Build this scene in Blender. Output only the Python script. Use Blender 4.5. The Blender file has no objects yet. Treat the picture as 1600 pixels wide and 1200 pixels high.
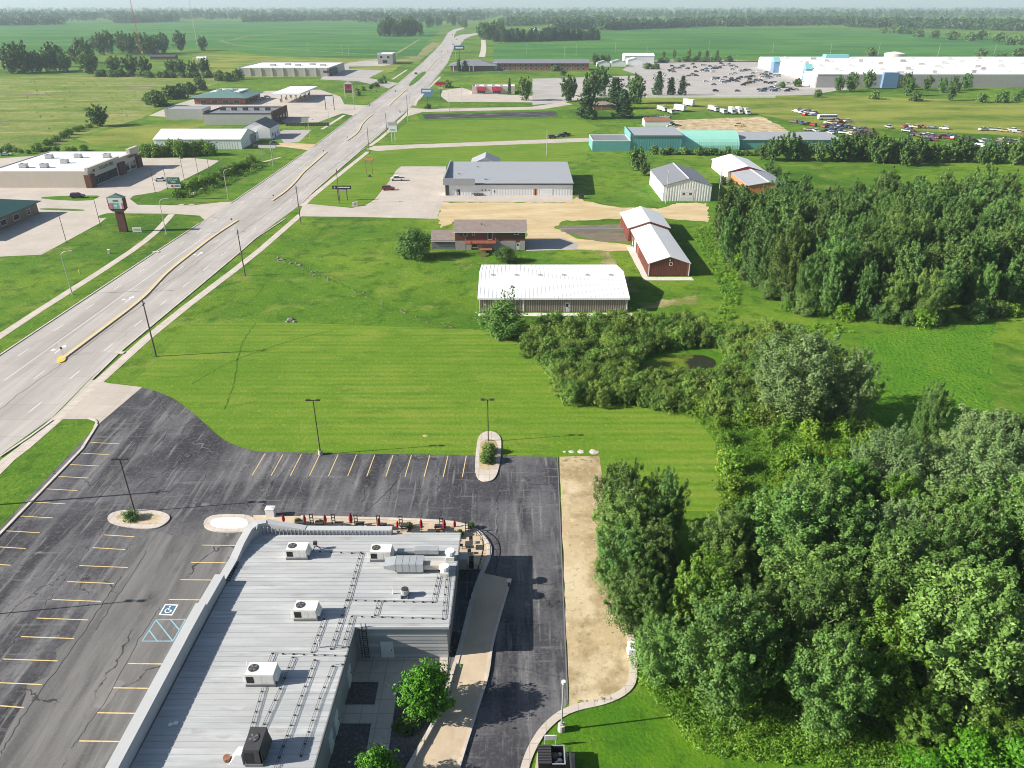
import bpy, math, random
import numpy as np
from mathutils import Vector
R = math.radians
SC = bpy.context.scene
COL = SC.collection
# ---------------------------------------------------------------- camera, sky, sun, exposure
CAM_H, FPX, PITCH = 60.3, 1150.0, math.atan(594.0 / 1150.0)
cam = bpy.data.cameras.new('camera')
cam.sensor_width = 36.0
cam.lens = FPX / 1600.0 * 36.0
cam.clip_start, cam.clip_end = 0.5, 60000.0
cam_ob = bpy.data.objects.new('camera', cam)
COL.objects.link(cam_ob)
cam_ob.location = (0, 0, CAM_H)
cam_ob.rotation_euler = (math.pi / 2 - PITCH, 0, 0)
SC.camera = cam_ob
SUN_EL, SUN_AZ = R(28), R(8)          # shadows run along +x, turned slightly towards +y
world = bpy.data.worlds.new('World')
SC.world = world
world.use_nodes = True
wn = world.node_tree
sky = wn.nodes.new('ShaderNodeTexSky')
sky.sky_type = 'NISHITA'
sky.sun_disc = False
sky.sun_elevation = SUN_EL
sky.sun_rotation = R(270) - SUN_AZ
sky.dust_density = 1.0
wn.nodes['Background'].inputs[1].default_value = 0.06
wn.links.new(sky.outputs[0], wn.nodes['Background'].inputs[0])
sun = bpy.data.lights.new('sun', 'SUN')
sun.energy = 5.0
sun.angle = R(0.55)
sun.color = (1.0, 0.94, 0.84)
sun_ob = bpy.data.objects.new('sun', sun)
COL.objects.link(sun_ob)
sun_ob.location = (-200, 0, 150)
sun_ob.rotation_euler = Vector((math.cos(SUN_EL) * math.cos(SUN_AZ), math.cos(SUN_EL) * math.sin(SUN_AZ), -math.sin(SUN_EL))).to_track_quat('-Z', 'Y').to_euler()
SC.view_settings.view_transform = 'Standard'
SC.view_settings.look = 'None'
SC.view_settings.gamma = 1.0
SC.view_settings.use_curve_mapping = False
SC.view_settings.exposure = 0.96
SC.cycles.max_bounces = 4
SC.cycles.diffuse_bounces = 2
SC.cycles.glossy_bounces = 2
SC.cycles.transmission_bounces = 2
SC.cycles.caustics_reflective = False
SC.cycles.caustics_refractive = False
SC.cycles.transparent_max_bounces = 8
SC.cycles.volume_bounces = 1
SC.cycles.adaptive_threshold = 0.02
SC.cycles.filter_width = 1.0
SC.cycles.volume_max_steps = 64

# ---------------------------------------------------------------- helpers
_s, _c = math.sin(PITCH), math.cos(PITCH)
def G(px, py, z=0.0):
    """ground point (or point at height z) seen at a pixel of the 1600 x 1200 photograph"""
    u, v = (px - 800) / FPX, (py - 600) / FPX
    t = (CAM_H - z) / (_s + v * _c)
    return (u * t, t * (_c - v * _s))
def GP(pts, z=0.0): return [G(p[0], p[1], z) for p in pts]
rng = random.Random(7)
nr = np.random.default_rng(7)

class MB:
    def __init__(s): s.v = []; s.f = []; s.m = []
    def add(s, vs, fs, m=0):
        o = len(s.v); s.v += [tuple(p) for p in vs]
        for f in fs: s.f.append([i + o for i in f]); s.m.append(m)
        return s
    def box(s, x0, y0, z0, x1, y1, z1, m=0):
        return s.add([(x0,y0,z0),(x1,y0,z0),(x1,y1,z0),(x0,y1,z0),(x0,y0,z1),(x1,y0,z1),(x1,y1,z1),(x0,y1,z1)],
              [(0,3,2,1),(4,5,6,7),(0,1,5,4),(1,2,6,5),(2,3,7,6),(3,0,4,7)], m)
    def cbox(s, cx, cy, z0, w, d, h, m=0): return s.box(cx-w/2, cy-d/2, z0, cx+w/2, cy+d/2, z0+h, m)
    def poly(s, pts, z, m=0):
        pts = list(pts)
        a = sum(pts[i][0]*pts[(i+1)%len(pts)][1]-pts[(i+1)%len(pts)][0]*pts[i][1] for i in range(len(pts)))
        if a < 0: pts.reverse()
        return s.add([(p[0],p[1],z) for p in pts], [tuple(range(len(pts)))], m)
    def prism(s, pts, z0, z1, m=0, bottom=False):
        pts = list(pts); n = len(pts)
        a = sum(pts[i][0]*pts[(i+1)%n][1]-pts[(i+1)%n][0]*pts[i][1] for i in range(n))
        if a < 0: pts.reverse()
        fs = [tuple(range(n, 2*n))] + [(i,(i+1)%n,n+(i+1)%n,n+i) for i in range(n)]
        if bottom: fs.append(tuple(range(n-1,-1,-1)))
        return s.add([(p[0],p[1],z0) for p in pts]+[(p[0],p[1],z1) for p in pts], fs, m)
    def tube(s, p0, p1, r0, r1=None, n=8, m=0, caps=True):
        r1 = r0 if r1 is None else r1
        p0, p1 = Vector(p0), Vector(p1); d = (p1-p0).normalized()
        a = d.cross(Vector((0,0,1)) if abs(d.z) < .9 else Vector((1,0,0))).normalized(); b = d.cross(a)
        vs = [p0+(a*math.cos(2*math.pi*i/n)+b*math.sin(2*math.pi*i/n))*r0 for i in range(n)] + [p1+(a*math.cos(2*math.pi*i/n)+b*math.sin(2*math.pi*i/n))*r1 for i in range(n)]
        fs = [(i,n+i,n+(i+1)%n,(i+1)%n) for i in range(n)]
        if caps: fs += [tuple(range(n)), tuple(range(2*n-1,n-1,-1))]
        return s.add(vs, fs, m)
    def ribbon(s, pts, w, z0, z1=None, m=0):
        """strip of width w along a polyline; raised (kerb) when z1 is given"""
        n = len(pts); L = []; Rr = []
        for i, p in enumerate(pts):
            a = pts[max(i-1,0)]; b = pts[min(i+1,n-1)]
            dx, dy = b[0]-a[0], b[1]-a[1]; l = math.hypot(dx,dy) or 1
            nx, ny = -dy/l*w/2, dx/l*w/2
            L.append((p[0]+nx,p[1]+ny)); Rr.append((p[0]-nx,p[1]-ny))
        if z1 is None:
            return s.add([(p[0],p[1],z0) for p in L]+[(p[0],p[1],z0) for p in Rr], [(i,n+i,n+i+1,i+1) for i in range(n-1)], m)
        vs = [(p[0],p[1],z0) for p in L]+[(p[0],p[1],z0) for p in Rr]+[(p[0],p[1],z1) for p in L]+[(p[0],p[1],z1) for p in Rr]
        fs = []
        for i in range(n-1):
            fs += [(2*n+i,3*n+i,3*n+i+1,2*n+i+1),(i,2*n+i,2*n+i+1,i+1),(n+i,n+i+1,3*n+i+1,3*n+i)]
        fs += [(0,n,3*n,2*n),(n-1,3*n-1,4*n-1,2*n-1)]
        return s.add(vs, fs, m)
    def mesh(s, name, mats, smooth=False):
        me = bpy.data.meshes.new(name)
        me.from_pydata(s.v, [], s.f)
        for m in (mats if isinstance(mats,(list,tuple)) else [mats]): me.materials.append(MAT[m])
        if any(s.m): me.polygons.foreach_set('material_index', s.m)
        if smooth: me.polygons.foreach_set('use_smooth', [True]*len(me.polygons))
        me.update()
        return me
    def build(s, name, mats, parent=None, smooth=False): return link(name, s.mesh(name, mats, smooth), parent)

def link(name, data, parent=None, loc=None, rz=0):
    o = bpy.data.objects.new(name, data); COL.objects.link(o)
    if parent: o.parent = parent
    if loc is not None: o.location = loc if len(loc) == 3 else (loc[0], loc[1], 0)
    if rz: o.rotation_euler = (0,0,rz)
    return o
def tag(o, label, cat, group=None, kind=None):
    o['label'] = label; o['category'] = cat
    if group: o['group'] = group
    if kind: o['kind'] = kind
    return o
def thing(name, label, cat, loc=(0,0,0), rz=0, group=None):
    return tag(link(name, None, None, loc, rz), label, cat, group)
def struct(name, mb, mats, parent=None):
    o = mb.build(name, mats, parent)
    if not parent: o['kind'] = 'structure'
    return o
def dup(root, loc, rz=None, label=None, group=None, scale=None):
    r = root.copy(); COL.objects.link(r)
    r.location = loc if len(loc) == 3 else (loc[0], loc[1], 0)
    if rz is not None: r.rotation_euler = (0,0,rz)
    if scale is not None: r.scale = scale if isinstance(scale, tuple) else (scale,)*3
    if label: r['label'] = label
    if group: r['group'] = group
    for ch in list(root.children):
        c = ch.copy(); COL.objects.link(c); c.parent = r
        for g in list(ch.children):
            d = g.copy(); COL.objects.link(d); d.parent = c
    return r
class Proto:
    """first use moves the prototype itself, later uses copy it"""
    def __init__(s, root): s.root = root; s.used = False
    def __call__(s, loc, rz=0, label=None, group=None, scale=None):
        if s.used: return dup(s.root, loc, rz, label, group, scale)
        s.used = True; o = s.root
        o.location = loc if len(loc) == 3 else (loc[0], loc[1], 0); o.rotation_euler = (0,0,rz)
        if label: o['label'] = label
        if group: o['group'] = group
        if scale is not None: o.scale = scale if isinstance(scale, tuple) else (scale,)*3
        return o

# ---------------------------------------------------------------- materials
MAT = {}
def mat(name, base, layers=(), rough=0.8, metal=0.0, spec=0.3, bump=None, obj=False, objcol=False, vary=0.0, island=0.0, transl=0.0):
    m = bpy.data.materials.new(name); m.use_nodes = True; MAT[name] = m
    nt = m.node_tree; N = nt.nodes; L = nt.links
    b = N['Principled BSDF']
    b.inputs['Roughness'].default_value = rough; b.inputs['Metallic'].default_value = metal
    b.inputs['Specular IOR Level'].default_value = spec
    if obj:
        tc = N.new('ShaderNodeTexCoord'); vec = tc.outputs['Object']
    else:
        tc = N.new('ShaderNodeNewGeometry'); vec = tc.outputs['Position']
    def mapping(scale, rot=0):
        mp = N.new('ShaderNodeMapping'); mp.inputs['Scale'].default_value = scale; mp.inputs['Rotation'].default_value = (0,0,rot)
        L.new(vec, mp.inputs['Vector']); return mp.outputs[0]
    def noise(scale, st=(1,1,1), detail=4, rot=0, rg=.6):
        n = N.new('ShaderNodeTexNoise'); n.inputs['Scale'].default_value = scale; n.inputs['Detail'].default_value = detail; n.inputs['Roughness'].default_value = rg
        L.new(mapping(st, rot), n.inputs['Vector']); return n.outputs['Fac']
    def ramp(sock, lo, hi):
        r = N.new('ShaderNodeMapRange'); r.inputs['From Min'].default_value = lo; r.inputs['From Max'].default_value = hi; L.new(sock, r.inputs['Value']); return r.outputs[0]
    def math_(op, a, bb):
        n = N.new('ShaderNodeMath'); n.operation = op
        for k, x in ((0,a),(1,bb)):
            if isinstance(x,(int,float)): n.inputs[k].default_value = x
            else: L.new(x, n.inputs[k])
        return n.outputs[0]
    def mix(fac, a, col, mode='MIX'):
        x = N.new('ShaderNodeMix'); x.data_type = 'RGBA'; x.blend_type = mode
        if isinstance(fac,(int,float)): x.inputs[0].default_value = fac
        else: L.new(fac, x.inputs[0])
        for k, q in ((6,a),(7,col)):
            if isinstance(q, tuple): x.inputs[k].default_value = (*q[:3],1)
            else: L.new(q, x.inputs[k])
        return x.outputs[2]
    if objcol:
        oi = N.new('ShaderNodeObjectInfo'); col = oi.outputs['Color']
    else:
        rgb = N.new('ShaderNodeRGB'); rgb.outputs[0].default_value = (*base,1); col = rgb.outputs[0]
    for ly in layers:
        k = ly[0]
        if k == 'n':      # noise patch: colour, scale, lo, hi, amount, stretch, rot
            _, c, sc, lo, hi, amt = ly[:6]; st = ly[6] if len(ly) > 6 else (1,1,1); rot = ly[7] if len(ly) > 7 else 0
            col = mix(math_('MULTIPLY', ramp(noise(sc, st, 5, rot), lo, hi), amt), col, c)
        elif k == 'b':    # slab joints: colour, length, row, joint, amount, tone
            _, c, w, h, mo, amt, rot = ly
            br = N.new('ShaderNodeTexBrick'); br.offset = 0; br.inputs['Scale'].default_value = 1; br.inputs['Brick Width'].default_value = w; br.inputs['Row Height'].default_value = h
            br.inputs['Mortar Size'].default_value = mo; br.inputs['Color1'].default_value = (1,1,1,1); br.inputs['Color2'].default_value = (.9,.9,.9,1); br.inputs['Mortar'].default_value = (*c,1); br.inputs['Mortar Smooth'].default_value = .3
            L.new(mapping((1,1,1), rot), br.inputs['Vector'])
            col = mix(amt, col, br.outputs['Color'], 'MULTIPLY')
        elif k == 'w':    # stripes: colour, spacing (m), rotation, amount, distortion
            _, c, sp, rot, amt, dist = ly
            w = N.new('ShaderNodeTexWave'); w.bands_direction = 'Y'; w.inputs['Scale'].default_value = 0.31416 / sp * 1.0; w.inputs['Distortion'].default_value = dist; w.inputs['Detail'].default_value = 2; w.inputs['Detail Scale'].default_value = .4
            L.new(mapping((1,1,1), rot), w.inputs['Vector'])
            f = math_('MULTIPLY', w.outputs['Fac'], math_('MULTIPLY', ramp(noise(.05), .15, .6), amt))
            col = mix(f, col, c)
        elif k == 'c':    # cracks: colour, scale, width, mask lo, amount, stretch
            _, c, sc, wd, lo, amt, st = ly
            nn = N.new('ShaderNodeTexNoise'); nn.inputs['Scale'].default_value = .6; nn.inputs['Detail'].default_value = 4; L.new(vec, nn.inputs['Vector'])
            va = N.new('ShaderNodeVectorMath'); va.operation = 'MULTIPLY_ADD'; L.new(nn.outputs['Color'], va.inputs[0]); va.inputs[1].default_value = (2.2,2.2,0); L.new(mapping(st), va.inputs[2])
            vo = N.new('ShaderNodeTexVoronoi'); vo.feature = 'DISTANCE_TO_EDGE'; vo.inputs['Scale'].default_value = sc; L.new(va.outputs[0], vo.inputs['Vector'])
            f = math_('MULTIPLY', math_('LESS_THAN', vo.outputs['Distance'], wd), math_('MULTIPLY', ramp(noise(.09), lo, lo+.08), amt))
            col = mix(f, col, c)
    if vary:
        oi = N.new('ShaderNodeObjectInfo'); hs = N.new('ShaderNodeHueSaturation')
        L.new(col, hs.inputs['Color']); L.new(ramp(oi.outputs['Random'], 0, 1), hs.inputs['Value'])
        hs.inputs['Value'].default_value = 1
        mr = N.new('ShaderNodeMapRange'); mr.inputs['To Min'].default_value = 1-vary; mr.inputs['To Max'].default_value = 1+vary; L.new(oi.outputs['Random'], mr.inputs['Value']); L.new(mr.outputs[0], hs.inputs['Value'])
        m2 = N.new('ShaderNodeMath'); m2.operation = 'MULTIPLY'; m2.inputs[1].default_value = 7.31; L.new(oi.outputs['Random'], m2.inputs[0])
        m3 = N.new('ShaderNodeMath'); m3.operation = 'FRACT'; L.new(m2.outputs[0], m3.inputs[0])
        mh = N.new('ShaderNodeMapRange'); mh.inputs['To Min'].default_value = .5-vary*.05; mh.inputs['To Max'].default_value = .5+vary*.05; L.new(m3.outputs[0], mh.inputs['Value']); L.new(mh.outputs[0], hs.inputs['Hue'])
        col = hs.outputs[0]
    if island:
        ge = N.new('ShaderNodeNewGeometry'); hs = N.new('ShaderNodeHueSaturation'); L.new(col, hs.inputs['Color'])
        mr = N.new('ShaderNodeMapRange'); mr.inputs['To Min'].default_value = 1-island; mr.inputs['To Max'].default_value = 1+island; L.new(ge.outputs['Random Per Island'], mr.inputs['Value']); L.new(mr.outputs[0], hs.inputs['Value']); col = hs.outputs[0]
    L.new(col, b.inputs['Base Color'])
    if bump:
        sc, stg, dist = bump[:3]; st = bump[3] if len(bump) > 3 else (1,1,1)
        bp = N.new('ShaderNodeBump'); bp.inputs['Strength'].default_value = stg; bp.inputs['Distance'].default_value = dist
        L.new(noise(sc, st, 5), bp.inputs['Height']); L.new(bp.outputs[0], b.inputs['Normal'])
    if transl:
        t = N.new('ShaderNodeBsdfTranslucent'); mx = N.new('ShaderNodeMixShader'); mx.inputs[0].default_value = transl
        L.new(mix(.5, col, (.12,.2,.01)), t.inputs['Color']); L.new(b.outputs[0], mx.inputs[1]); L.new(t.outputs[0], mx.inputs[2]); L.new(mx.outputs[0], N['Material Output'].inputs['Surface'])
    return m

# ground covers
mat('turf', (.080,.175,.014), [('n',(.145,.235,.02),.03,.44,.6,.95),('n',(.035,.105,.009),.012,.5,.62,.85),('n',(.21,.24,.05),.1,.54,.7,.7),('n',(.03,.09,.008),.22,.5,.66,.75),('n',(.2,.27,.035),.8,.54,.74,.6),('n',(.025,.075,.006),1.4,.54,.74,.65),('n',(.24,.28,.06),2.6,.58,.8,.5)], rough=.95, spec=.1, bump=(1.6,.8,.2))
mat('mown', (.138,.235,.02), [('w',(.072,.17,.014),1.7,0,.75,1.0),('w',(.23,.27,.045),4.3,R(1.5),.4,1.4),('n',(.09,.19,.013),.03,.46,.62,.75),('n',(.22,.265,.045),.08,.56,.72,.55,(1,2.2,1)),('n',(.06,.145,.011),.3,.52,.7,.6,(.5,1.6,1)),('n',(.28,.31,.06),1.1,.55,.76,.55),('n',(.045,.115,.009),1.7,.56,.78,.55)], rough=.95, spec=.1, bump=(1.8,.7,.15))
mat('lush', (.055,.155,.009), [('n',(.11,.215,.012),.16,.4,.66,.85),('n',(.025,.08,.007),.7,.5,.72,.7),('n',(.17,.27,.028),2.2,.54,.78,.55),('n',(.02,.06,.006),3.4,.55,.8,.5)], rough=.95, spec=.1, bump=(2.8,.7,.14))
mat('meadow', (.22,.265,.07), [('n',(.13,.21,.03),.016,.42,.58,.95,(1,2.2,1)),('n',(.34,.32,.14),.035,.5,.66,.85,(1,2.5,1)),('n',(.19,.16,.12),.012,.6,.66,.9,(1,2.5,1)),('n',(.07,.13,.022),.09,.56,.68,.8,(1,2,1)),('n',(.06,.11,.02),.3,.54,.7,.7),('n',(.38,.36,.17),.5,.55,.75,.5)], rough=1, spec=.05, bump=(.9,1,.9))
mat('yellowfield', (.24,.27,.055), [('n',(.09,.16,.02),.02,.42,.62,.9,(1,2,1)),('n',(.3,.25,.1),.06,.55,.72,.7),('n',(.06,.1,.02),.5,.55,.75,.5)], rough=1, spec=.05, bump=(1.2,1,.5))
mat('crop', (.04,.145,.03), [('n',(.09,.22,.045),.004,.42,.56,.95,(1,2.5,1)),('w',(.06,.17,.03),14,R(90),.5,.5),('n',(.024,.095,.035),.012,.5,.7,.7,(1,3,1)),('n',(.02,.08,.02),.7,.5,.75,.4)], rough=1, spec=.05, bump=(1.3,1,.5))
mat('beanfield', (.075,.205,.014), [('n',(.13,.26,.02),.12,.4,.65,.8),('n',(.02,.06,.008),1.1,.5,.72,.75),('n',(.13,.23,.03),2.1,.55,.8,.5)], rough=.95, spec=.1, bump=(1.6,1,.6))
mat('verge', (.26,.25,.12), [('n',(.12,.17,.04),.04,.4,.65,.9)], rough=1, spec=.05)
mat('dirt', (.48,.37,.21), [('n',(.58,.47,.3),.06,.4,.65,.9,(1,3,1)),('n',(.36,.28,.17),.2,.5,.75,.7,(1,3,1)),('n',(.2,.2,.08),.1,.64,.8,.6)], rough=1, spec=.05, bump=(2.5,.5,.08))
mat('worn', (.17,.19,.05), [('n',(.38,.31,.17),.25,.46,.62,.95),('n',(.07,.13,.015),.5,.5,.7,.8)], rough=1, spec=.05)
mat('deadgrass', (.46,.36,.215), [('n',(.57,.475,.32),.14,.46,.58,.95,(1,.6,1)),('n',(.29,.225,.12),.22,.48,.62,.9),('n',(.22,.19,.10),.12,.58,.68,.7),('n',(.14,.16,.05),.35,.63,.7,.5),('n',(.64,.56,.42),1.1,.56,.74,.55),('n',(.18,.14,.08),1.6,.56,.72,.7)], rough=1, spec=.05, bump=(4,.5,.06))
mat('mudflat', (.16,.13,.1), [('n',(.26,.22,.18),.3,.4,.7,.8),('n',(.09,.12,.03),.15,.5,.7,.8)], rough=.95, spec=.1, bump=(2,.9,.2))
mat('road', (.45,.425,.40), [('n',(.335,.312,.292),.05,.38,.62,.95,(3,.35,1)),('n',(.54,.515,.49),.12,.5,.75,.7,(2.2,.3,1)),('w',(.38,.345,.32),1.83,R(90),.65,.6),('n',(.30,.28,.27),.35,.62,.8,.5,(4,.4,1)),('b',(.55,.5,.46),3.66,5.2,.035,.75,0),('c',(.2,.19,.18),.05,.004,.5,.7,(1,.2,1))], rough=.85, spec=.25, bump=(6,.15,.03))
mat('concrete', (.48,.43,.375), [('n',(.40,.355,.31),.1,.4,.65,.8),('n',(.6,.54,.48),.4,.5,.75,.6),('b',(.55,.48,.42),4.2,4.2,.03,.55,0)], rough=.88, spec=.25, bump=(6,.15,.03))
mat('sidewalk', (.55,.49,.43), [('n',(.45,.4,.35),.25,.4,.65,.8),('n',(.64,.6,.55),.8,.5,.75,.6),('b',(.4,.36,.32),1.6,1.6,.05,.5,0)], rough=.88, spec=.2, bump=(7,.2,.03))
mat('kerb', (.56,.5,.44), [('n',(.4,.35,.3),.6,.4,.7,.8)], rough=.88, spec=.2)
mat('walkway', (.52,.42,.30), [('n',(.43,.34,.24),.3,.4,.65,.8),('n',(.60,.51,.40),.9,.5,.75,.5)], rough=.88, spec=.2)
mat('paleconcrete', (.75,.7,.64), [('n',(.62,.57,.51),.5,.45,.7,.7)], rough=.85, spec=.2)
mat('asphalt', (.050,.050,.058), [('n',(.115,.113,.122),.07,.42,.56,.95,(1,1.4,1)),('n',(.18,.177,.18),.16,.5,.64,.85,(2.4,.3,1),R(-18)),('n',(.030,.030,.037),.12,.5,.62,.9,(1.8,.3,1)),('n',(.25,.245,.24),.5,.56,.7,.7,(3,.2,1),R(-12)),('n',(.2,.195,.195),.4,.58,.72,.65,(.25,3,1)),('n',(.26,.25,.235),.25,.64,.72,.6),('n',(.13,.13,.138),2.0,.5,.7,.65),('n',(.028,.028,.032),2.6,.52,.72,.6),
    ('c',(.018,.018,.02),.075,.003,.40,.75,(1,.35,1)),('c',(.022,.022,.024),.2,.006,.54,.6,(1,1,1)),('c',(.27,.265,.255),.11,.004,.58,.5,(.6,1,1))], rough=.88, spec=.25, bump=(9,.3,.03))
mat('asphaltgrey', (.125,.122,.122), [('n',(.20,.195,.19),.12,.4,.62,.95,(2.4,.3,1),R(-20)),('n',(.07,.07,.072),.2,.48,.68,.9,(2.4,.3,1),R(-20)),('n',(.24,.235,.225),.5,.56,.8,.6,(3,.25,1),R(-16)),('n',(.055,.055,.055),.13,.62,.72,.85,(1.6,.5,1),R(-20)),('n',(.14,.11,.085),.06,.62,.75,.6),('c',(.03,.03,.03),.1,.007,.42,.85,(1,.45,1)),('n',(.2,.2,.2),3.5,.5,.8,.4)], rough=.88, spec=.2, bump=(9,.3,.03))
mat('lotgrey', (.40,.375,.355), [('n',(.32,.3,.285),.03,.4,.65,.9,(1,2.5,1)),('n',(.48,.45,.42),.08,.5,.75,.7)], rough=.9, spec=.2)
mat('darkgravel', (.10,.10,.10), [('n',(.22,.215,.21),3.5,.5,.75,.9),('n',(.03,.03,.03),5,.5,.75,.8),('n',(.28,.27,.26),.5,.55,.75,.5)], rough=1, spec=.1, bump=(7,1,.08))
mat('stripe', (.66,.50,.22), [('n',(.25,.23,.18),1.6,.5,.72,.75)], rough=.8)
mat('crackseal', (.035,.035,.04), rough=.7)
mat('roadcrack', (.16,.145,.14), rough=.9)
mat('patchgrey', (.2,.19,.185), [('n',(.15,.145,.14),.6,.4,.7,.8)], rough=.9)
mat('stripewhite', (.72,.71,.69), [('n',(.5,.47,.44),.8,.5,.75,.7)], rough=.8)
mat('stripeblue', (.23,.40,.50), [('n',(.16,.2,.23),1.6,.52,.75,.7)], rough=.8)
mat('signblue', (.05,.14,.22), rough=.7)
mat('medianyellow', (.60,.47,.24), [('n',(.56,.50,.40),.35,.42,.65,.85),('n',(.36,.28,.17),1.5,.55,.8,.6)], rough=.85)
mat('pond', (.02,.025,.01), [('n',(.13,.19,.012),.07,.5,.56,.95),('n',(.16,.09,.05),.14,.6,.7,.6)], rough=.6, spec=.25)
mat('stormwater', (.035,.032,.03), [('n',(.20,.18,.17),.09,.5,.65,.85,(1,3,1)),('n',(.05,.09,.05),.06,.55,.7,.8,(1,3,1))], rough=.6, spec=.3)
mat('turftrack', (.065,.15,.012), [('n',(.1,.17,.015),.6,.45,.65,.9),('n',(.02,.06,.006),2.4,.54,.78,.6)], rough=.95, spec=.1, bump=(2.4,1,.3))
# building skins
def metal(name, c, var=.82, rough=.5, sc=.35): mat(name, c, [('n',tuple(x*var for x in c),sc,.4,.7,.7,(1,1,1)),('n',tuple(min(1,x*1.12) for x in c),sc*4,.5,.75,.5)], rough=rough, spec=.35)
mat('steelroof', (.42,.428,.43), [('n',(.34,.355,.365),.25,.4,.65,.85,(.35,2.5,1)),('n',(.54,.555,.56),.5,.5,.72,.8,(.3,3,1)),('n',(.36,.33,.31),.35,.64,.8,.55,(.6,2,1)),('n',(.28,.28,.28),3,.6,.8,.4),('n',(.30,.27,.25),.45,.6,.68,.55,(.5,1.6,1))], rough=.55, spec=.4)
metal('steelwall', (.36,.37,.38)); metal('parapet', (.47,.48,.485), .9); metal('steeldark', (.16,.165,.17))
metal('whiteroof', (.83,.83,.83), .93, .45); metal('whitewall', (.80,.81,.82), .95); metal('greyroof', (.33,.345,.37), .9); metal('darkroof', (.075,.08,.09)); metal('slateroof', (.2,.205,.23), .9)
metal('barnbrown', (.225,.175,.145), .8); metal('barnred', (.26,.075,.055), .8); metal('ribtan', (.40,.36,.32)); metal('crimson', (.36,.025,.05)); metal('orangebrick', (.58,.22,.09), .8); metal('teal', (.13,.36,.36), .88); metal('aqua', (.30,.62,.52), .93)
metal('greenroof', (.035,.105,.09), .85); metal('greenroof_pale', (.12,.22,.20), .85); metal('brick_brown', (.19,.135,.105), .8); metal('brick_red', (.33,.13,.10), .8); metal('stonegrey', (.36,.35,.35), .85); metal('tan', (.55,.49,.42), .92); metal('block', (.46,.45,.44), .9)
mat('shingle', (.25,.205,.185), [('n',(.19,.155,.14),.8,.4,.7,.8),('n',(.32,.27,.25),5,.5,.8,.6)], rough=.95, spec=.1, bump=(8,.4,.03))
metal('siding_brown', (.14,.06,.045), .8); metal('stoneface', (.42,.38,.36), .7, .9, 2.5); metal('deckred', (.30,.09,.055), .75, .8, 2)
mat('glass', (.03,.04,.05), rough=.12, spec=.6); mat('white', (.78,.78,.78), [('n',(.62,.61,.6),1.2,.5,.75,.5)], rough=.5); mat('black', (.018,.018,.02), rough=.6); mat('charcoal', (.05,.05,.055), rough=.6)
mat('polewood', (.13,.10,.085), [('n',(.2,.16,.13),2,.4,.7,.7,(1,1,.2))], rough=.9); mat('polegrey', (.42,.43,.43), rough=.5, metal=.3); mat('bronze', (.05,.042,.036), rough=.5); mat('rust', (.22,.10,.06), [('n',(.35,.2,.12),3,.45,.7,.8)], rough=.9)
mat('unitwhite', (.74,.72,.68), [('n',(.58,.55,.5),1.6,.45,.7,.7)], rough=.55); mat('galv', (.5,.52,.53), [('n',(.4,.42,.43),1.5,.4,.7,.7)], rough=.4, metal=.4); mat('fabricred', (.36,.02,.03), rough=.85); mat('timber', (.22,.12,.08), rough=.9)
mat('paint', (1,1,1), objcol=True, rough=.3, spec=.5); mat('tyre', (.02,.02,.02), rough=.9); mat('rim', (.4,.4,.4), rough=.4, metal=.5); mat('lampglass', (.7,.7,.68), rough=.3); mat('rock', (.22,.20,.18), [('n',(.12,.11,.09),1.2,.4,.7,.8),('n',(.34,.31,.28),3,.5,.75,.6)], rough=.95, bump=(3,.8,.1)); mat('stoneline', (.62,.58,.53), [('n',(.45,.42,.38),1.5,.4,.7,.8)], rough=.95)
mat('signgreen', (.02,.17,.10), rough=.5); mat('signteal', (.20,.48,.48), rough=.5); mat('signpink', (.62,.2,.34), rough=.5); mat('signred', (.45,.03,.04), rough=.5); mat('signbluebright', (.14,.25,.42), rough=.5); mat('yellow', (.75,.5,.05), rough=.6); mat('brickpylon', (.13,.06,.045), rough=.85); mat('purple', (.12,.03,.09), rough=.4)
mat('bark', (.22,.20,.18), [('n',(.34,.32,.29),2,.4,.7,.7,(1,1,.3))], rough=.95, obj=True)
def leaf(name, c, c2, vary=.2, isl=.2, tr=.18): mat(name, c, [('n',c2,.22,.4,.62,.85)], rough=.5, spec=.22, vary=vary, island=isl, transl=tr)
leaf('leaf_grove', (.102,.195,.042), (.158,.265,.058), .3); leaf('leaf_dark', (.09,.175,.042), (.135,.235,.058), .28); leaf('leaf_willow', (.19,.29,.052), (.10,.2,.034), .25); leaf('leaf_silver', (.19,.29,.105), (.14,.23,.075)); leaf('leaf_bright', (.09,.26,.014), (.055,.18,.012), .05); leaf('leaf_weed', (.17,.30,.028), (.095,.21,.02)); leaf('leaf_yellow', (.32,.36,.03), (.18,.25,.025)); leaf('leaf_conifer', (.034,.078,.028), (.052,.105,.036)); leaf('leaf_far', (.04,.08,.024), (.062,.11,.03)); leaf('leaf_ash', (.12,.24,.028), (.08,.18,.022), .3); leaf('leaf_redbush', (.09,.03,.03), (.06,.07,.02))
HAZE = 0.0001
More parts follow.
